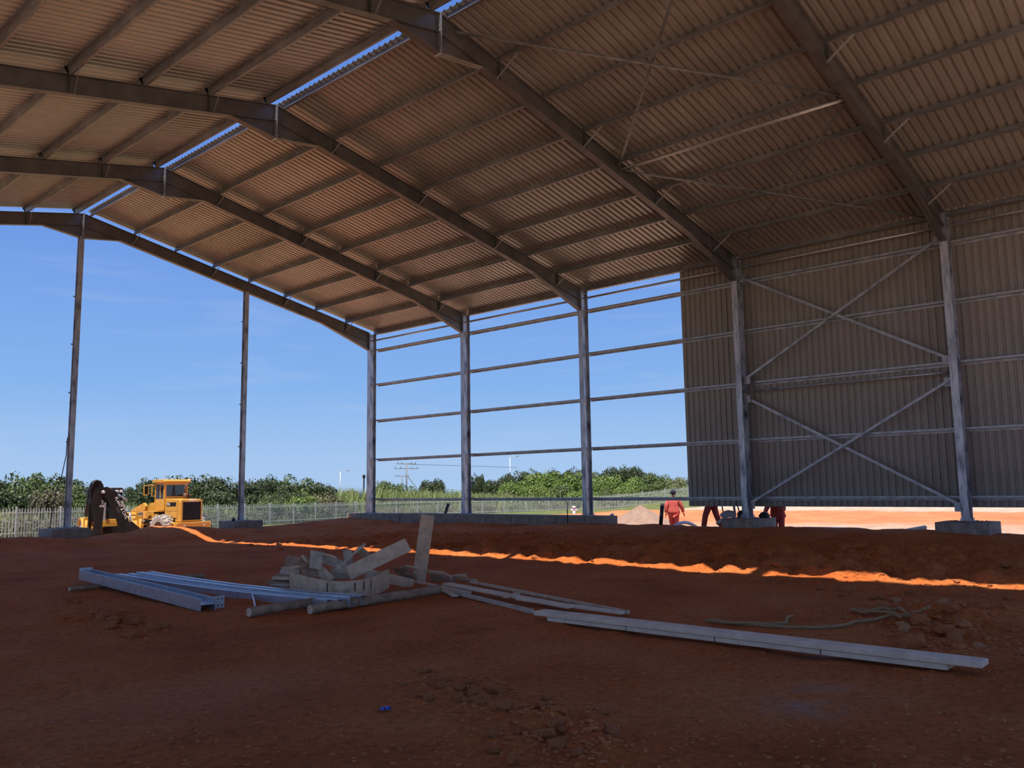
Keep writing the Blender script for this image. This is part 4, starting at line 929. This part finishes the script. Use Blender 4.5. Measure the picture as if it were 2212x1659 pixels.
# steps and platform on the left
MB().box((-.88, -.55, 1.68), (.46, .9, .06)).build('platform', 'yellow', ld); MB().box((-.92, .30, 1.30), (.42, .5, .05)).build('step', 'yellow_dirty', ld); MB().box((-.92, .34, .98), (.42, .4, .05)).build('step', 'yellow_dirty', ld)
MB().poly([(.0, 1.30), (.5, 1.30), (.45, 1.70), (.1, 1.70)], 'x', -1.05, -.72).build('fuel_tank', 'yellow_dirty', ld)
for s_ in (-1, 1):
    wheel(ld, (s_*.98, -1.28, .75), .76, .52, s_); wheel(ld, (s_*.98, 1.62, .75), .76, .52, s_)
    MB().poly([(.95, 1.50), (1.05, 1.62), (2.2, 1.62), (2.4, 1.40), (2.4, 1.34), (2.15, 1.56), (1.08, 1.56), (1.0, 1.46)], 'x', s_*.70, s_*1.26).build('front_fender', 'yellow', ld)
    la = MB().poly([(.75, 1.95), (.95, 2.12), (2.0, 1.75), (3.05, .75), (3.0, .5), (2.75, .55), (1.85, 1.40), (.80, 1.75)], 'x', s_*.46, s_*.60).build('lift_arm', 'yellow', ld)
    MB().tube([(s_*.53, .9, 1.1), (s_*.53, 1.9, 1.5)], .07, 8).build('lift_cylinder', 'chrome', la, True)
MB().poly([(-.05, 1.0), (-.05, 1.9), (.25, 2.15), (.7, 2.1), (1.2, 1.6), (1.4, 1.0)], 'x', -.36, .36).build('front_tower', 'yellow', ld)
bk = MB().poly([(2.95, .25), (2.95, 1.18), (3.1, 1.30), (3.12, 1.22), (3.03, 1.10), (3.05, .36), (3.95, .22), (3.95, .16), (3.05, .16)], 'x', -1.32, 1.32).build('bucket', 'yellow', ld)
for s_ in (-1, 1): MB().poly([(2.95, .2), (2.95, 1.2), (3.15, 1.25), (3.95, .2)], 'x', s_*1.30, s_*1.33).build('bucket_side', 'yellow', bk)

# backhoe loader seen from behind, its dig arm folded to the left
bp_ = at(244, 1100, 37.6)
bh = empty('backhoe_loader', (bp_.x, bp_.y, GL), heading(bp_, 9), 'yellow backhoe loader with black lettered dig arm folded at its rear', 'backhoe')
def bx_(px_, py_): return ((px_-244)/48., (1066-py_)/48.+1.62-GL)
rear = MB().box((0, -.25, 1.05), (2.1, .30, .30)).build('rear_frame', 'yellow', bh, bevel=.02)
MB().box((.02, -.42, 1.42), (.68, .10, .20)).build('rear_crossbar', 'yellow', bh, bevel=.02); MB().box((.02, -.42, 1.15), (.72, .06, .05)).build('lower_rail', 'yellow_dirty', bh)
MB().box((0, 1.5, .95), (.9, 4.0, .5)).build('chassis', 'black_paint', bh)
MB().box((0, .6, 1.32), (1.5, 1.5, .25)).build('cab_floor', 'yellow', bh)
cb = MB()
for x in (-.86, .34):
    cb.bar((x, .05, 1.4), (x, .15, 2.75), .10, .10, (0, 1, 0)); cb.bar((x, 1.45, 1.4), (x, 1.35, 2.75), .09, .09, (0, 1, 0)); cb.bar((x, .75, 1.4), (x, .75, 2.75), .06, .06, (0, 1, 0))
cb.build('cab_frame', 'black_paint', bh)
rf = MB().poly([(-.93, 2.70), (.41, 2.70), (.43, 2.80), (.36, 2.90), (-.88, 2.90), (-.95, 2.80)], 'y', -.02, 1.55).build('cab_roof', 'black_paint', bh, bevel=.02)
MB().box((-.26, .76, 2.905), (1.2, 1.5, .02)).build('roof_skin', 'yellow_dirty', rf)
for x in (.12, .30): MB().box((x, -.05, 2.76), (.13, .05, .11)).build('work_lamp', 'white_paint', rf)
MB().box((-.26, .10, 2.05), (1.12, .015, 1.28)).build('rear_window', 'glass_dark', bh)
MB().box((.16, .085, 2.45), (.30, .01, .32)).build('clear_pane', 'glass_green', bh)
for x in (-.86, .34): MB().box((x, .75, 2.05), (.012, 1.2, 1.2)).build('side_window', 'glass_dark', bh)
MB().box((-.26, 1.42, 2.05), (1.12, .012, 1.2)).build('windscreen', 'glass_dark', bh)
MB().box((-.36, .02, 1.80), (.14, .05, .92)).build('rear_window_bar', 'grey_bag', bh)
MB().box((-.26, .7, 1.75), (.5, .5, .7)).build('seat', 'black_matte', bh, bevel=.05)
for s_ in (-1, 1):
    wheel(bh, (s_*.92, .95, .72), .72, .44, s_); wheel(bh, (s_*.88, 3.05, .52), .52, .34, s_)
    a = [(.95+math.cos(t_)*.88, .78+math.sin(t_)*.82) for t_ in [k*math.pi/8 for k in range(9)]]; bq = [(.95+math.cos(t_)*.82, .78+math.sin(t_)*.76) for t_ in [k*math.pi/8 for k in range(8, -1, -1)]]
    MB().poly(a+bq, 'x', s_*.66, s_*1.20).build('fender', 'yellow', bh)
    st = MB().box((s_*1.10, -.22, 1.06), (.20, .22, 1.15)).build('stabiliser', 'yellow', bh, bevel=.015)
    MB().box((s_*1.10, -.26, .42), (.42, .34, .06)).build('stabiliser_foot', 'yellow_dirty', st); MB().tube([(s_*1.10, -.36, .5), (s_*1.10, -.36, 1.5)], .05, 8).build('stabiliser_ram', 'yellow_dirty', st, True)
MB().box((0, 3.0, 1.45), (.95, 2.0, .62)).build('engine_hood', 'yellow', bh, bevel=.03)
lg = MB().box((1.12, -.18, 1.60), (.22, .10, .34)).build('tail_lamp_guard', 'black_paint', bh); 
for k in range(4): MB().box((1.04+k*.055, -.24, 1.60), (.018, .02, .32)).build('guard_bar', 'lamp_grey', lg)
MB().poly([(.80, 1.42), (1.0, 1.42), (1.12, 1.70), (.96, 1.80), (.92, 1.55), (.80, 1.52)], 'y', -.22, -.12).build('side_bracket', 'yellow', bh)
fb = MB().poly([(4.3, .2), (4.3, 1.0), (4.45, 1.05), (4.45, .3), (5.2, .2)], 'x', -1.15, 1.15).build('front_bucket', 'yellow', bh)
for s_ in (-1, 1): MB().poly([(1.9, 1.35), (1.9, 1.6), (3.6, 1.2), (4.35, .7), (4.3, .5), (3.5, .95)], 'x', s_*.62, s_*.72).build('loader_arm', 'yellow', bh)
# dig arm, standing in one plane behind the machine
def arm(pts, name, y0, y1, m='black_paint', par=None): return MB().poly([bx_(*q) for q in pts], 'y', y0, y1).build(name, m, par or bh, bevel=.012)
boom = arm([(201, 1152), (202, 1118), (197, 1085), (191, 1066), (196, 1046), (203, 1039), (211, 1039), (216, 1048), (220, 1064), (219, 1100), (217, 1150)], 'boom', -.98, -.72)
dip = arm([(213, 1054), (222, 1052), (236, 1063), (250, 1082), (262, 1108), (268, 1135), (268, 1152), (247, 1153), (245, 1128), (238, 1106), (226, 1085), (215, 1070)], 'dipper', -1.30, -1.04)
MB().tube([Vector((bx_(215, 1063)[0], -1.32, bx_(215, 1063)[1])), Vector((bx_(215, 1063)[0], -.70, bx_(215, 1063)[1]))], .07, 10).build('pivot_pin', 'chrome', boom, True)
ram = [Vector((bx_(226, 1058)[0], -1.17, bx_(226, 1058)[1]+.02)), Vector((bx_(262, 1081)[0], -1.17, bx_(262, 1081)[1]))]
MB().tube([ram[0].lerp(ram[1], .35), ram[1]], .035, 8).build('ram_rod', 'chrome', dip, True); MB().tube([ram[0], ram[0].lerp(ram[1], .45)], .07, 10).build('ram_barrel', 'black_paint', dip, True)
MB().tube([Vector((bx_(*q)[0], -.66, bx_(*q)[1])) for q in ((197, 1150), (194, 1105), (190, 1068), (196, 1044))], .06, 8).build('boom_ram', 'black_paint', boom, True)
for k, o_x in enumerate((0, 3)):
    MB().tube([Vector((bx_(*q)[0], -.9-k*.1, bx_(*q)[1])) for q in ((203+o_x, 1038), (195+o_x, 1041), (189+o_x, 1058), (187+o_x, 1085), (184+o_x, 1112))], .028, 6).build('hydraulic_hose', 'black_plastic', boom, True)
bkt = MB().poly([bx_(*q) for q in ((256, 1128), (272, 1126), (287, 1140), (290, 1150), (282, 1147), (270, 1154), (258, 1156))], 'y', -1.45, -.85).build('dig_bucket', 'black_paint', bh)
for k in range(4): MB().box((bx_(252+k*7, 1156)[0], -1.15, bx_(252, 1156)[1]), (.05, .2, .06)).build('bucket_tooth', 'chrome', bkt)
MB().tube([Vector((bx_(268, 1108)[0], -1.17, bx_(268, 1108)[1])), Vector((bx_(273, 1140)[0], -1.17, bx_(273, 1140)[1]))], .05, 8).build('bucket_ram', 'chrome', dip, True)
MB().box((bx_(203, 1148)[0], -.75, bx_(203, 1148)[1]), (.52, .4, .28)).build('swing_post', 'black_paint', bh, bevel=.02)
def txt_on(body, size, par, px_, py_, y, ang):
    x, z = bx_(px_, py_); R_ = (Matrix.Translation((x, y, z)) @ Matrix.Rotation(math.pi/2, 4, 'X') @ Matrix.Rotation(ang, 4, 'Z')); return text(body, size, par, R_)
A1 = math.radians(-63)
txt_on('HUGGA', .145, dip, 254.5, 1093, -1.306, A1); txt_on('PLANT & CIVIL', .165, dip, 250, 1097, -1.306, A1)
txt_on('- - -- --- -- ---', .05, dip, 245.5, 1100.5, -1.306, A1); txt_on('-- --- ----- --', .05, dip, 243.2, 1101.5, -1.306, A1)
A2 = math.radians(-90)
txt_on('CAT', .10, boom, 216.3, 1084, -.986, math.pi/2); txt_on('428', .13, boom, 214.5, 1092.5, -.986, 0)

# ------------------------------------------------------------------ people and the things outside the right wall
def skin_mesh(name, J, edges, m, parent, sub=2, root=0):
    """J: list of (position, radius or (rx, ry)); one continuous surface grown over the joints"""
    me = bpy.data.meshes.new(name); me.from_pydata([tuple(p) for p, r in J], edges, [])
    o = bpy.data.objects.new(name, me); COL.objects.link(o)
    sk = o.modifiers.new('skin', 'SKIN'); sk.use_smooth_shade = True; sk.branch_smoothing = .6
    for i, (p, r) in enumerate(J):
        v = me.skin_vertices[0].data[i]; v.radius = r if isinstance(r, tuple) else (r, r); v.use_root = (i == root)
    sd_ = o.modifiers.new('sub', 'SUBSURF'); sd_.levels = sub; sd_.render_levels = sub
    dg = bpy.context.evaluated_depsgraph_get(); dg.update(); ne = bpy.data.meshes.new_from_object(o.evaluated_get(dg))
    bpy.data.objects.remove(o); bpy.data.meshes.remove(me)
    ne.materials.clear(); ne.materials.append(M[m]); ne.polygons.foreach_set('use_smooth', [True]*len(ne.polygons))
    return link(name, ne, parent)
def V(*a): return Vector(a)
def person(label, p, rz, pose, cloth, glove, cap):
    """faces local +y; pose gives the joints; feet at z = 0"""
    o = empty('person', p, rz, label, 'person', 'workers in red overalls')
    J = pose; hd, nk, ch, pv = J['head'], J['neck'], J['chest'], J['pelvis']
    # body: head to feet in one surface
    B = [(pv, (.13, .10)), (ch, (.14, .10)), (nk, .058), (hd+V(0, .005, -.06), (.070, .085)), (hd+V(0, .0, .03), (.078, .095)), (hd+V(0, -.005, .10), (.055, .065))]
    E_ = [(0, 1), (1, 2), (2, 3), (3, 4), (4, 5)]
    for s_ in ('l', 'r'):
        k = len(B); B += [(J['sh_'+s_], .055), (J['el_'+s_], .042), (J['wr_'+s_], .030)]; E_ += [(1, k), (k, k+1), (k+1, k+2)]
        k = len(B); B += [(J['hip_'+s_], .09), (J['kn_'+s_], .058), (J['an_'+s_], .04)]; E_ += [(0, k), (k, k+1), (k+1, k+2)]
    body = skin_mesh('body', B, E_, 'skin', o, 2)
    fd = V(0, 1, 0)
    MB().lathe([(.001, .022), (.010, .016), (.014, .0), (.010, -.016), (.001, -.022)], hd+V(0, .098, -.005), 'z', 8).build('nose', 'skin', body, True)
    for sx in (-1, 1):
        MB().lathe([(.001, .026), (.014, .018), (.018, 0), (.012, -.02), (.001, -.028)], hd+V(sx*.082, -.005, .0), 'z', 8).build('ear', 'skin', body, True)
        MB().lathe([(.001, .010), (.009, .006), (.011, 0), (.009, -.006), (.001, -.010)], hd+V(sx*.03, .083, .018), 'z', 8).build('eye', 'white_paint', body, True)
    MB().box(hd+V(0, .088, -.05), (.045, .012, .010)).build('mouth', 'dark_red_cloth', body)
    # jacket and trousers
    JK = [(ch+V(0, 0, .03), (.255, .17)), ((ch+pv)/2, (.26, .18)), (pv+V(0, 0, .02), (.265, .19)), (pv+V(0, 0, -.14), (.27, .20)), (nk+V(0, 0, -.05), (.10, .09))]; EJ = [(0, 1), (1, 2), (2, 3), (0, 4)]
    for s_ in ('l', 'r'):
        k = len(JK); mid = (J['sh_'+s_]+J['el_'+s_])/2
        JK += [(J['sh_'+s_]+V(0, 0, .0), .095), (mid, .088), (J['el_'+s_], .078), (J['wr_'+s_], .062)]; EJ += [(0, k), (k, k+1), (k+1, k+2), (k+2, k+3)]
    skin_mesh('overall_jacket', JK, EJ, cloth, o, 2)
    TR = [(pv, (.20, .15))]; ET = []
    for s_ in ('l', 'r'):
        k = len(TR); a, b_, c = J['hip_'+s_], J['kn_'+s_], J['an_'+s_]
        TR += [(a+(b_-a)*.12, .125), ((a+b_)/2, .112), (b_, .098), ((b_+c)/2, .094), (c+V(0, 0, .02), .088)]; ET += [(0, k), (k, k+1), (k+1, k+2), (k+2, k+3), (k+3, k+4)]
    skin_mesh('overall_trousers', TR, ET, cloth, o, 2)
    for s_ in ('l', 'r'):
        an_, toe = J['an_'+s_], J['toe_'+s_]; hl = an_+(an_-toe).normalized()*.05; hl.z = toe.z
        skin_mesh('boot', [(an_+V(0, 0, .03), .052), (an_+V(0, 0, -.045), .05), (hl, .042), ((an_*.4+toe*.6), .045), (toe, .036)], [(0, 1), (1, 2), (1, 3), (3, 4)], 'boot', o, 2)
        w_, h_ = J['wr_'+s_], J['hand_'+s_]; d = (h_-w_).normalized(); sx = -1 if s_ == 'l' else 1
        side = d.cross(V(1, 0, 0)).normalized(); pal = d.cross(side).normalized()
        H = [(w_, .030), (w_+d*.05, (.040, .026)), (w_+d*.095, (.042, .024))]; EH = [(0, 1), (1, 2)]
        for j, (off, ln) in enumerate(((-.030, .062), (-.010, .075), (.010, .070), (.029, .055))):
            k = len(H); r0 = w_+d*.105+side*off; cv_ = pal*(-sx)*.02
            H += [(r0, .0105), (r0+d*ln*.5+cv_*.4, .010), (r0+d*ln+cv_, .0085)]; EH += [(2, k), (k, k+1), (k+1, k+2)]
        k = len(H); r0 = w_+d*.045-side*.035
        H += [(r0, .014), (r0+d*.03-side*.022, .0115), (r0+d*.062-side*.026, .009)]; EH += [(1, k), (k, k+1), (k+1, k+2)]
        skin_mesh('glove' if glove else 'hand', H, EH, 'glove' if glove else 'skin', o, 1)
    if cap:
        MB().lathe([(.001, .145), (.05, .138), (.085, .11), (.098, .06), (.100, .015), (.094, .008)], hd, 'z', 16).build('knit_cap', 'navy_cloth', o, True)
    else:
        MB().lathe([(.001, .125), (.045, .120), (.075, .095), (.088, .045), (.086, .0)], hd, 'z', 16).build('hair', 'boot', o, True)
    return o
stand = dict(head=V(0, .02, 1.62), neck=V(0, 0, 1.46), chest=V(0, 0, 1.28), pelvis=V(0, 0, .96),
    sh_l=V(-.19, 0, 1.39), el_l=V(-.255, -.03, 1.12), wr_l=V(-.25, .07, .88), hand_l=V(-.25, .10, .78),
    sh_r=V(.19, 0, 1.39), el_r=V(.265, -.03, 1.12), wr_r=V(.28, .09, .88), hand_r=V(.28, .13, .78),
    hip_l=V(-.10, 0, .90), kn_l=V(-.11, .02, .49), an_l=V(-.11, -.02, .10), toe_l=V(-.13, .15, .035),
    hip_r=V(.10, 0, .90), kn_r=V(.11, .02, .49), an_r=V(.11, -.02, .10), toe_r=V(.13, .15, .035))
walk = dict(stand, head=V(.0, .05, 1.63), chest=V(0, .02, 1.28), el_l=V(-.26, -.10, 1.14), wr_l=V(-.27, -.10, .90), hand_l=V(-.27, -.10, .80), el_r=V(.30, .02, 1.13), wr_r=V(.34, .16, .91), hand_r=V(.35, .21, .82),
    kn_l=V(-.09, .14, .50), an_l=V(-.08, .20, .10), toe_l=V(-.09, .38, .04), kn_r=V(.08, .02, .48), an_r=V(.07, -.26, .14), toe_r=V(.07, -.10, .035))
stride = dict(stand, head=V(0, .06, 1.60), chest=V(0, .03, 1.26), kn_l=V(-.14, .16, .50), an_l=V(-.17, .22, .10), toe_l=V(-.18, .40, .04), kn_r=V(.12, -.11, .49), an_r=V(.14, -.27, .12), toe_r=V(.14, -.10, .035),
    el_l=V(-.30, .10, 1.16), wr_l=V(-.24, .34, 1.20), hand_l=V(-.22, .44, 1.22), el_r=V(.30, .10, 1.16), wr_r=V(.24, .34, 1.22), hand_r=V(.22, .44, 1.25))
bend = dict(stand, head=V(0, .30, 1.50), neck=V(0, .20, 1.38), chest=V(0, .12, 1.22), pelvis=V(0, -.06, .93), sh_l=V(-.19, .17, 1.31), sh_r=V(.19, .17, 1.31), el_l=V(-.26, .32, 1.08), wr_l=V(-.20, .52, 1.10), hand_l=V(-.17, .61, 1.12),
    el_r=V(.28, .32, 1.12), wr_r=V(.30, .50, .98), hand_r=V(.32, .58, .92), hip_l=V(-.10, -.05, .87), hip_r=V(.10, -.05, .87))
def gp_(px_, q):
    p = at(px_, 1100, q); return V(p.x, p.y, hz(p.x, p.y))
p = gp_(1455, 31.2); person('worker in bright red overalls and dark knit cap walking away beside the black pipe', p, heading(p, -8), walk, 'red_cloth', True, True)
p = gp_(1537, 27.2); person('worker striding behind the cladding, only dark red trouser legs showing', p, heading(p, 62), stride, 'dark_red_cloth', False, False)
p = gp_(1679, 27.0); person('worker standing behind the cladding right of the bagged pad, only shown below the chest', p, heading(p, 170), bend, 'dark_red_cloth', False, False)

# black stand pipe with a pale cap
a = at(1427, 1136, 27.5); c = at(1431, 1088, 27.5); z0 = hz(a.x, a.y)-.05; o = empty('stand_pipe', (a.x, a.y, z0), 0, 'black upright plastic pipe with a pale cap beside the walking worker', 'pipe')
d = (c-a); d = d/d.z; h = c.z-z0
MB().tube([(0, 0, 0), d*(h-.06)], .062, 14).build('pipe', 'black_plastic', o, True); MB().tube([d*(h-.06), d*h], .068, 14).build('cap', 'cream_plastic', o, True)
# leaning black pipe behind the strip footing, rebar rods
a, c = at(962, 1109, 37.5), at(969, 1088, 37.5); o = empty('stand_pipe', (a.x, a.y, a.z-.6), 0, 'short black pipe leaning behind the strip footing left of the second column', 'pipe')
MB().tube([V(0, 0, 0)-(c-a)*.6+V(0, 0, .6), (c-a)+V(0, 0, .6)], .07, 10).build('pipe', 'black_plastic', o, True)
for px_, q, top, lab in ((1226, 29.0, 1086, 'thin dark rod standing in front of the strip footing left of the third column'),):
    p = at(px_, 1120, q); z0 = hz(p.x, p.y)-.05; t_ = at(px_, top, q); o = empty('steel_rod', (p.x, p.y, z0), 0, lab, 'rod')
    MB().tube([(0, 0, 0), (0, 0, t_.z-z0)], .018, 6).build('bar', 'steel_dark', o, True)
# sand pile
p = at(1384, 1125, 41); pz = hz(p.x, p.y); sp0 = at(1384, 1096, 41)
hgt = sp0.z-pz+.12; m = MB(); n1, n2 = 14, 40; vs = [(0, 0, hgt)]
for i in range(1, n1+1):
    r_ = i/n1
    for j in range(n2):
        a = 2*math.pi*j/n2; rr_ = r_*2.1*(1+.16*float(vnoise(math.cos(a)*2+5, math.sin(a)*2+3)))
        vs.append((rr_*math.cos(a), rr_*math.sin(a), hgt*(1-r_)**1.12*(1+.12*float(vnoise(i*.9, j*.7)))-.12*r_*r_))
fs = [(0, 1+j, 1+(j+1) % n2) for j in range(n2)]+[(1+(i-1)*n2+j, 1+i*n2+j, 1+i*n2+(j+1) % n2, 1+(i-1)*n2+(j+1) % n2) for i in range(1, n1) for j in range(n2)]
o = empty('sand_pile', (p.x, p.y, pz-.02), 0, 'conical pile of pinkish sand left of the walking worker', 'sand pile'); m.add(vs, fs).build('heap', 'sand', o, True)
# pipes on the ground
def pipe(name, label, pts, r, m_, ribs=False):
    P = [V(*q) for q in pts]; o = empty(name, P[0], 0, label, 'pipe', 'pipes lying outside'); L_ = [q-P[0] for q in P]
    MB().tube(L_, r, 12).build('barrel', m_, o, True)
    d = (L_[-1]-L_[-2]).normalized(); MB().tube([L_[-1], L_[-1]+d*.02], [r*.75, r*.75], 12).build('mouth', 'cloth_white', o)
pipe('plastic_pipe', 'pale green pipe poking up behind the end of the strip footing', [at(1304, 1126, 30.6), at(1324, 1111, 30.2)], .05, 'pvc_green')
g = at(1990, 1141, 24); pipe('plastic_pipe', 'pale green ribbed pipe end lying left of the right-hand pad', [at(1955, 1147, 24.5), at(2000, 1139, 24.2)], .06, 'pvc_green')
arc = [at(1455+j*8, 1137-8.5*math.sin(math.pi*j/6), 27.6+.1*j) for j in range(7)]; arc = [arc[0]-V(0, 0, .25)]+arc+[arc[-1]-V(0, 0, .25)]
pipe('plastic_pipe', 'white bent pipe arching out of the ground right of the walking worker', arc, .055, 'pvc_white')
pipe('plastic_pipe', 'white pipe lying behind the earth bank right of the bagged pad', [at(1735, 1141, 25), at(1800, 1142, 24.4), at(1858, 1143, 24)], .045, 'pvc_white')
pipe('plastic_pipe', 'pale green pipe leaning against the trestle', [at(1548, 1132, 26.9), at(1572, 1114, 26.8)], .05, 'pvc_green')
# trestle behind the pad
a0 = at(1565, 1094, 26.6); z0 = hz(a0.x, a0.y); o = empty('trestle', (a0.x, a0.y, z0), 0, 'dark thin-legged trestle leaning beside the bagged pad', 'trestle')
def rel(px_, py_, q): return at(px_, py_, q)-V(a0.x, a0.y, z0)
for (x0, y0, q0), (x1, y1, q1) in (((1557, 1080, 26.6), (1569, 1141, 26.6)), ((1583, 1080, 26.6), (1588, 1112, 26.6)), ((1590, 1080, 26.3), (1601, 1122, 26.3))):
    MB().tube([rel(x0, y0, q0), rel(x1, y1, q1)], .02, 6).build('leg', 'steel_dark', o)
MB().tube([rel(1564, 1112, 26.6), rel(1588, 1111, 26.6)], .02, 6).build('rung', 'steel_dark', o); MB().bar(rel(1584, 1085, 26.7), rel(1588, 1110, 26.7), .07, .03).build('white_rail', 'pvc_white', o)
MB().tube([rel(1557, 1080, 26.6), rel(1590, 1080, 26.3)], .02, 6).build('top_bar', 'steel_dark', o)
# grey bag and dark rag on the pad
def blob(name, label, c, sx, sy, sz, m_, seed, cat):
    bm = bmesh.new(); bmesh.ops.create_icosphere(bm, subdivisions=3, radius=1); r_ = random.Random(seed); ph = [r_.uniform(0, 6) for _ in range(4)]
    for v in bm.verts:
        k = 1+.14*math.sin(5*v.co.x+ph[0])*math.cos(4*v.co.y+ph[1])+.07*math.sin(9*v.co.z+ph[2])
        v.co = Vector((v.co.x*sx*k, v.co.y*sy*k, max(-.35, v.co.z)*sz*k))
    me = bpy.data.meshes.new(name); bm.to_mesh(me); bm.free(); me.materials.append(M[m_]); me.polygons.foreach_set('use_smooth', [True]*len(me.polygons))
    return tag(link(name, me, None, c), label, cat)
blob('plastic_bag', 'grey plastic bag slumped on the left edge of the pad', V(12.22, -17.62, .68), .18, .24, .15, 'grey_bag', 2, 'bag')
blob('rag_heap', 'dark rag heap behind the column on the bagged pad', V(13.0, -17.72, .655), .22, .20, .16, 'boot', 5, 'rag')
blob('rag_heap', 'small dark rag right of the column on the bagged pad', V(13.02, -18.38, .645), .16, .15, .12, 'boot', 8, 'rag')
# white thing by the fence and a black box on the middle pad
p = at(1240, 1106, 60); o = empty('hydrant', (p.x, p.y, p.z-.6), 0, 'small white hydrant-like post left of the third column', 'hydrant')
MB().tube([(0, 0, 0), (0, 0, .9)], .09, 10).build('standpipe', 'pvc_white', o, True); MB().tube([(0, 0, .9), (0, 0, 1.02)], [.15, .12], 10).build('bonnet', 'pvc_white', o, True); MB().tube([-RT*.22+V(0, 0, .75), RT*.22+V(0, 0, .75)], .07, 8).build('outlet', 'pvc_white', o, True)
p = V(5.85, -.3, .495); o = empty('steel_can', p, 0, 'small black can standing on the middle gable pad', 'can'); MB().lathe([(.001, .12), (.05, .12), (.06, .105), (.06, .01), (.001, .0)], (0, 0, 0), 'z', 14).build('body', 'black_plastic', o, True); MB().tube([(0, 0, .12), (0, 0, .135)], .02, 8).build('lid', 'steel_dark', o)
# pale timber lying on the ridge-post pad, cable up the post
for x0, x1, lab in ((-.30, -.12, 'short pale batten on the ridge-post pad, left of the post'), (.12, .42, 'short pale batten on the ridge-post pad, right of the post')):
    board(lab, (x0, .25, .515), (x1, .22, .515), .09, .035, 0, 'plank', True, 'batten', 'battens on the ridge-post pad')
o = empty('black_cable', (-.5, .15, .5), 0, 'black cable hanging from the ridge post down to its pad', 'cable')
MB().tube([(0, 0, .0), (.08, .02, .6), (.14, .05, 1.1), (.30, .03, 1.7), (.40, 0, 2.4), (.40, -.04, 3.0)], .014, 6).build('sheath', 'black_plastic', o, True)
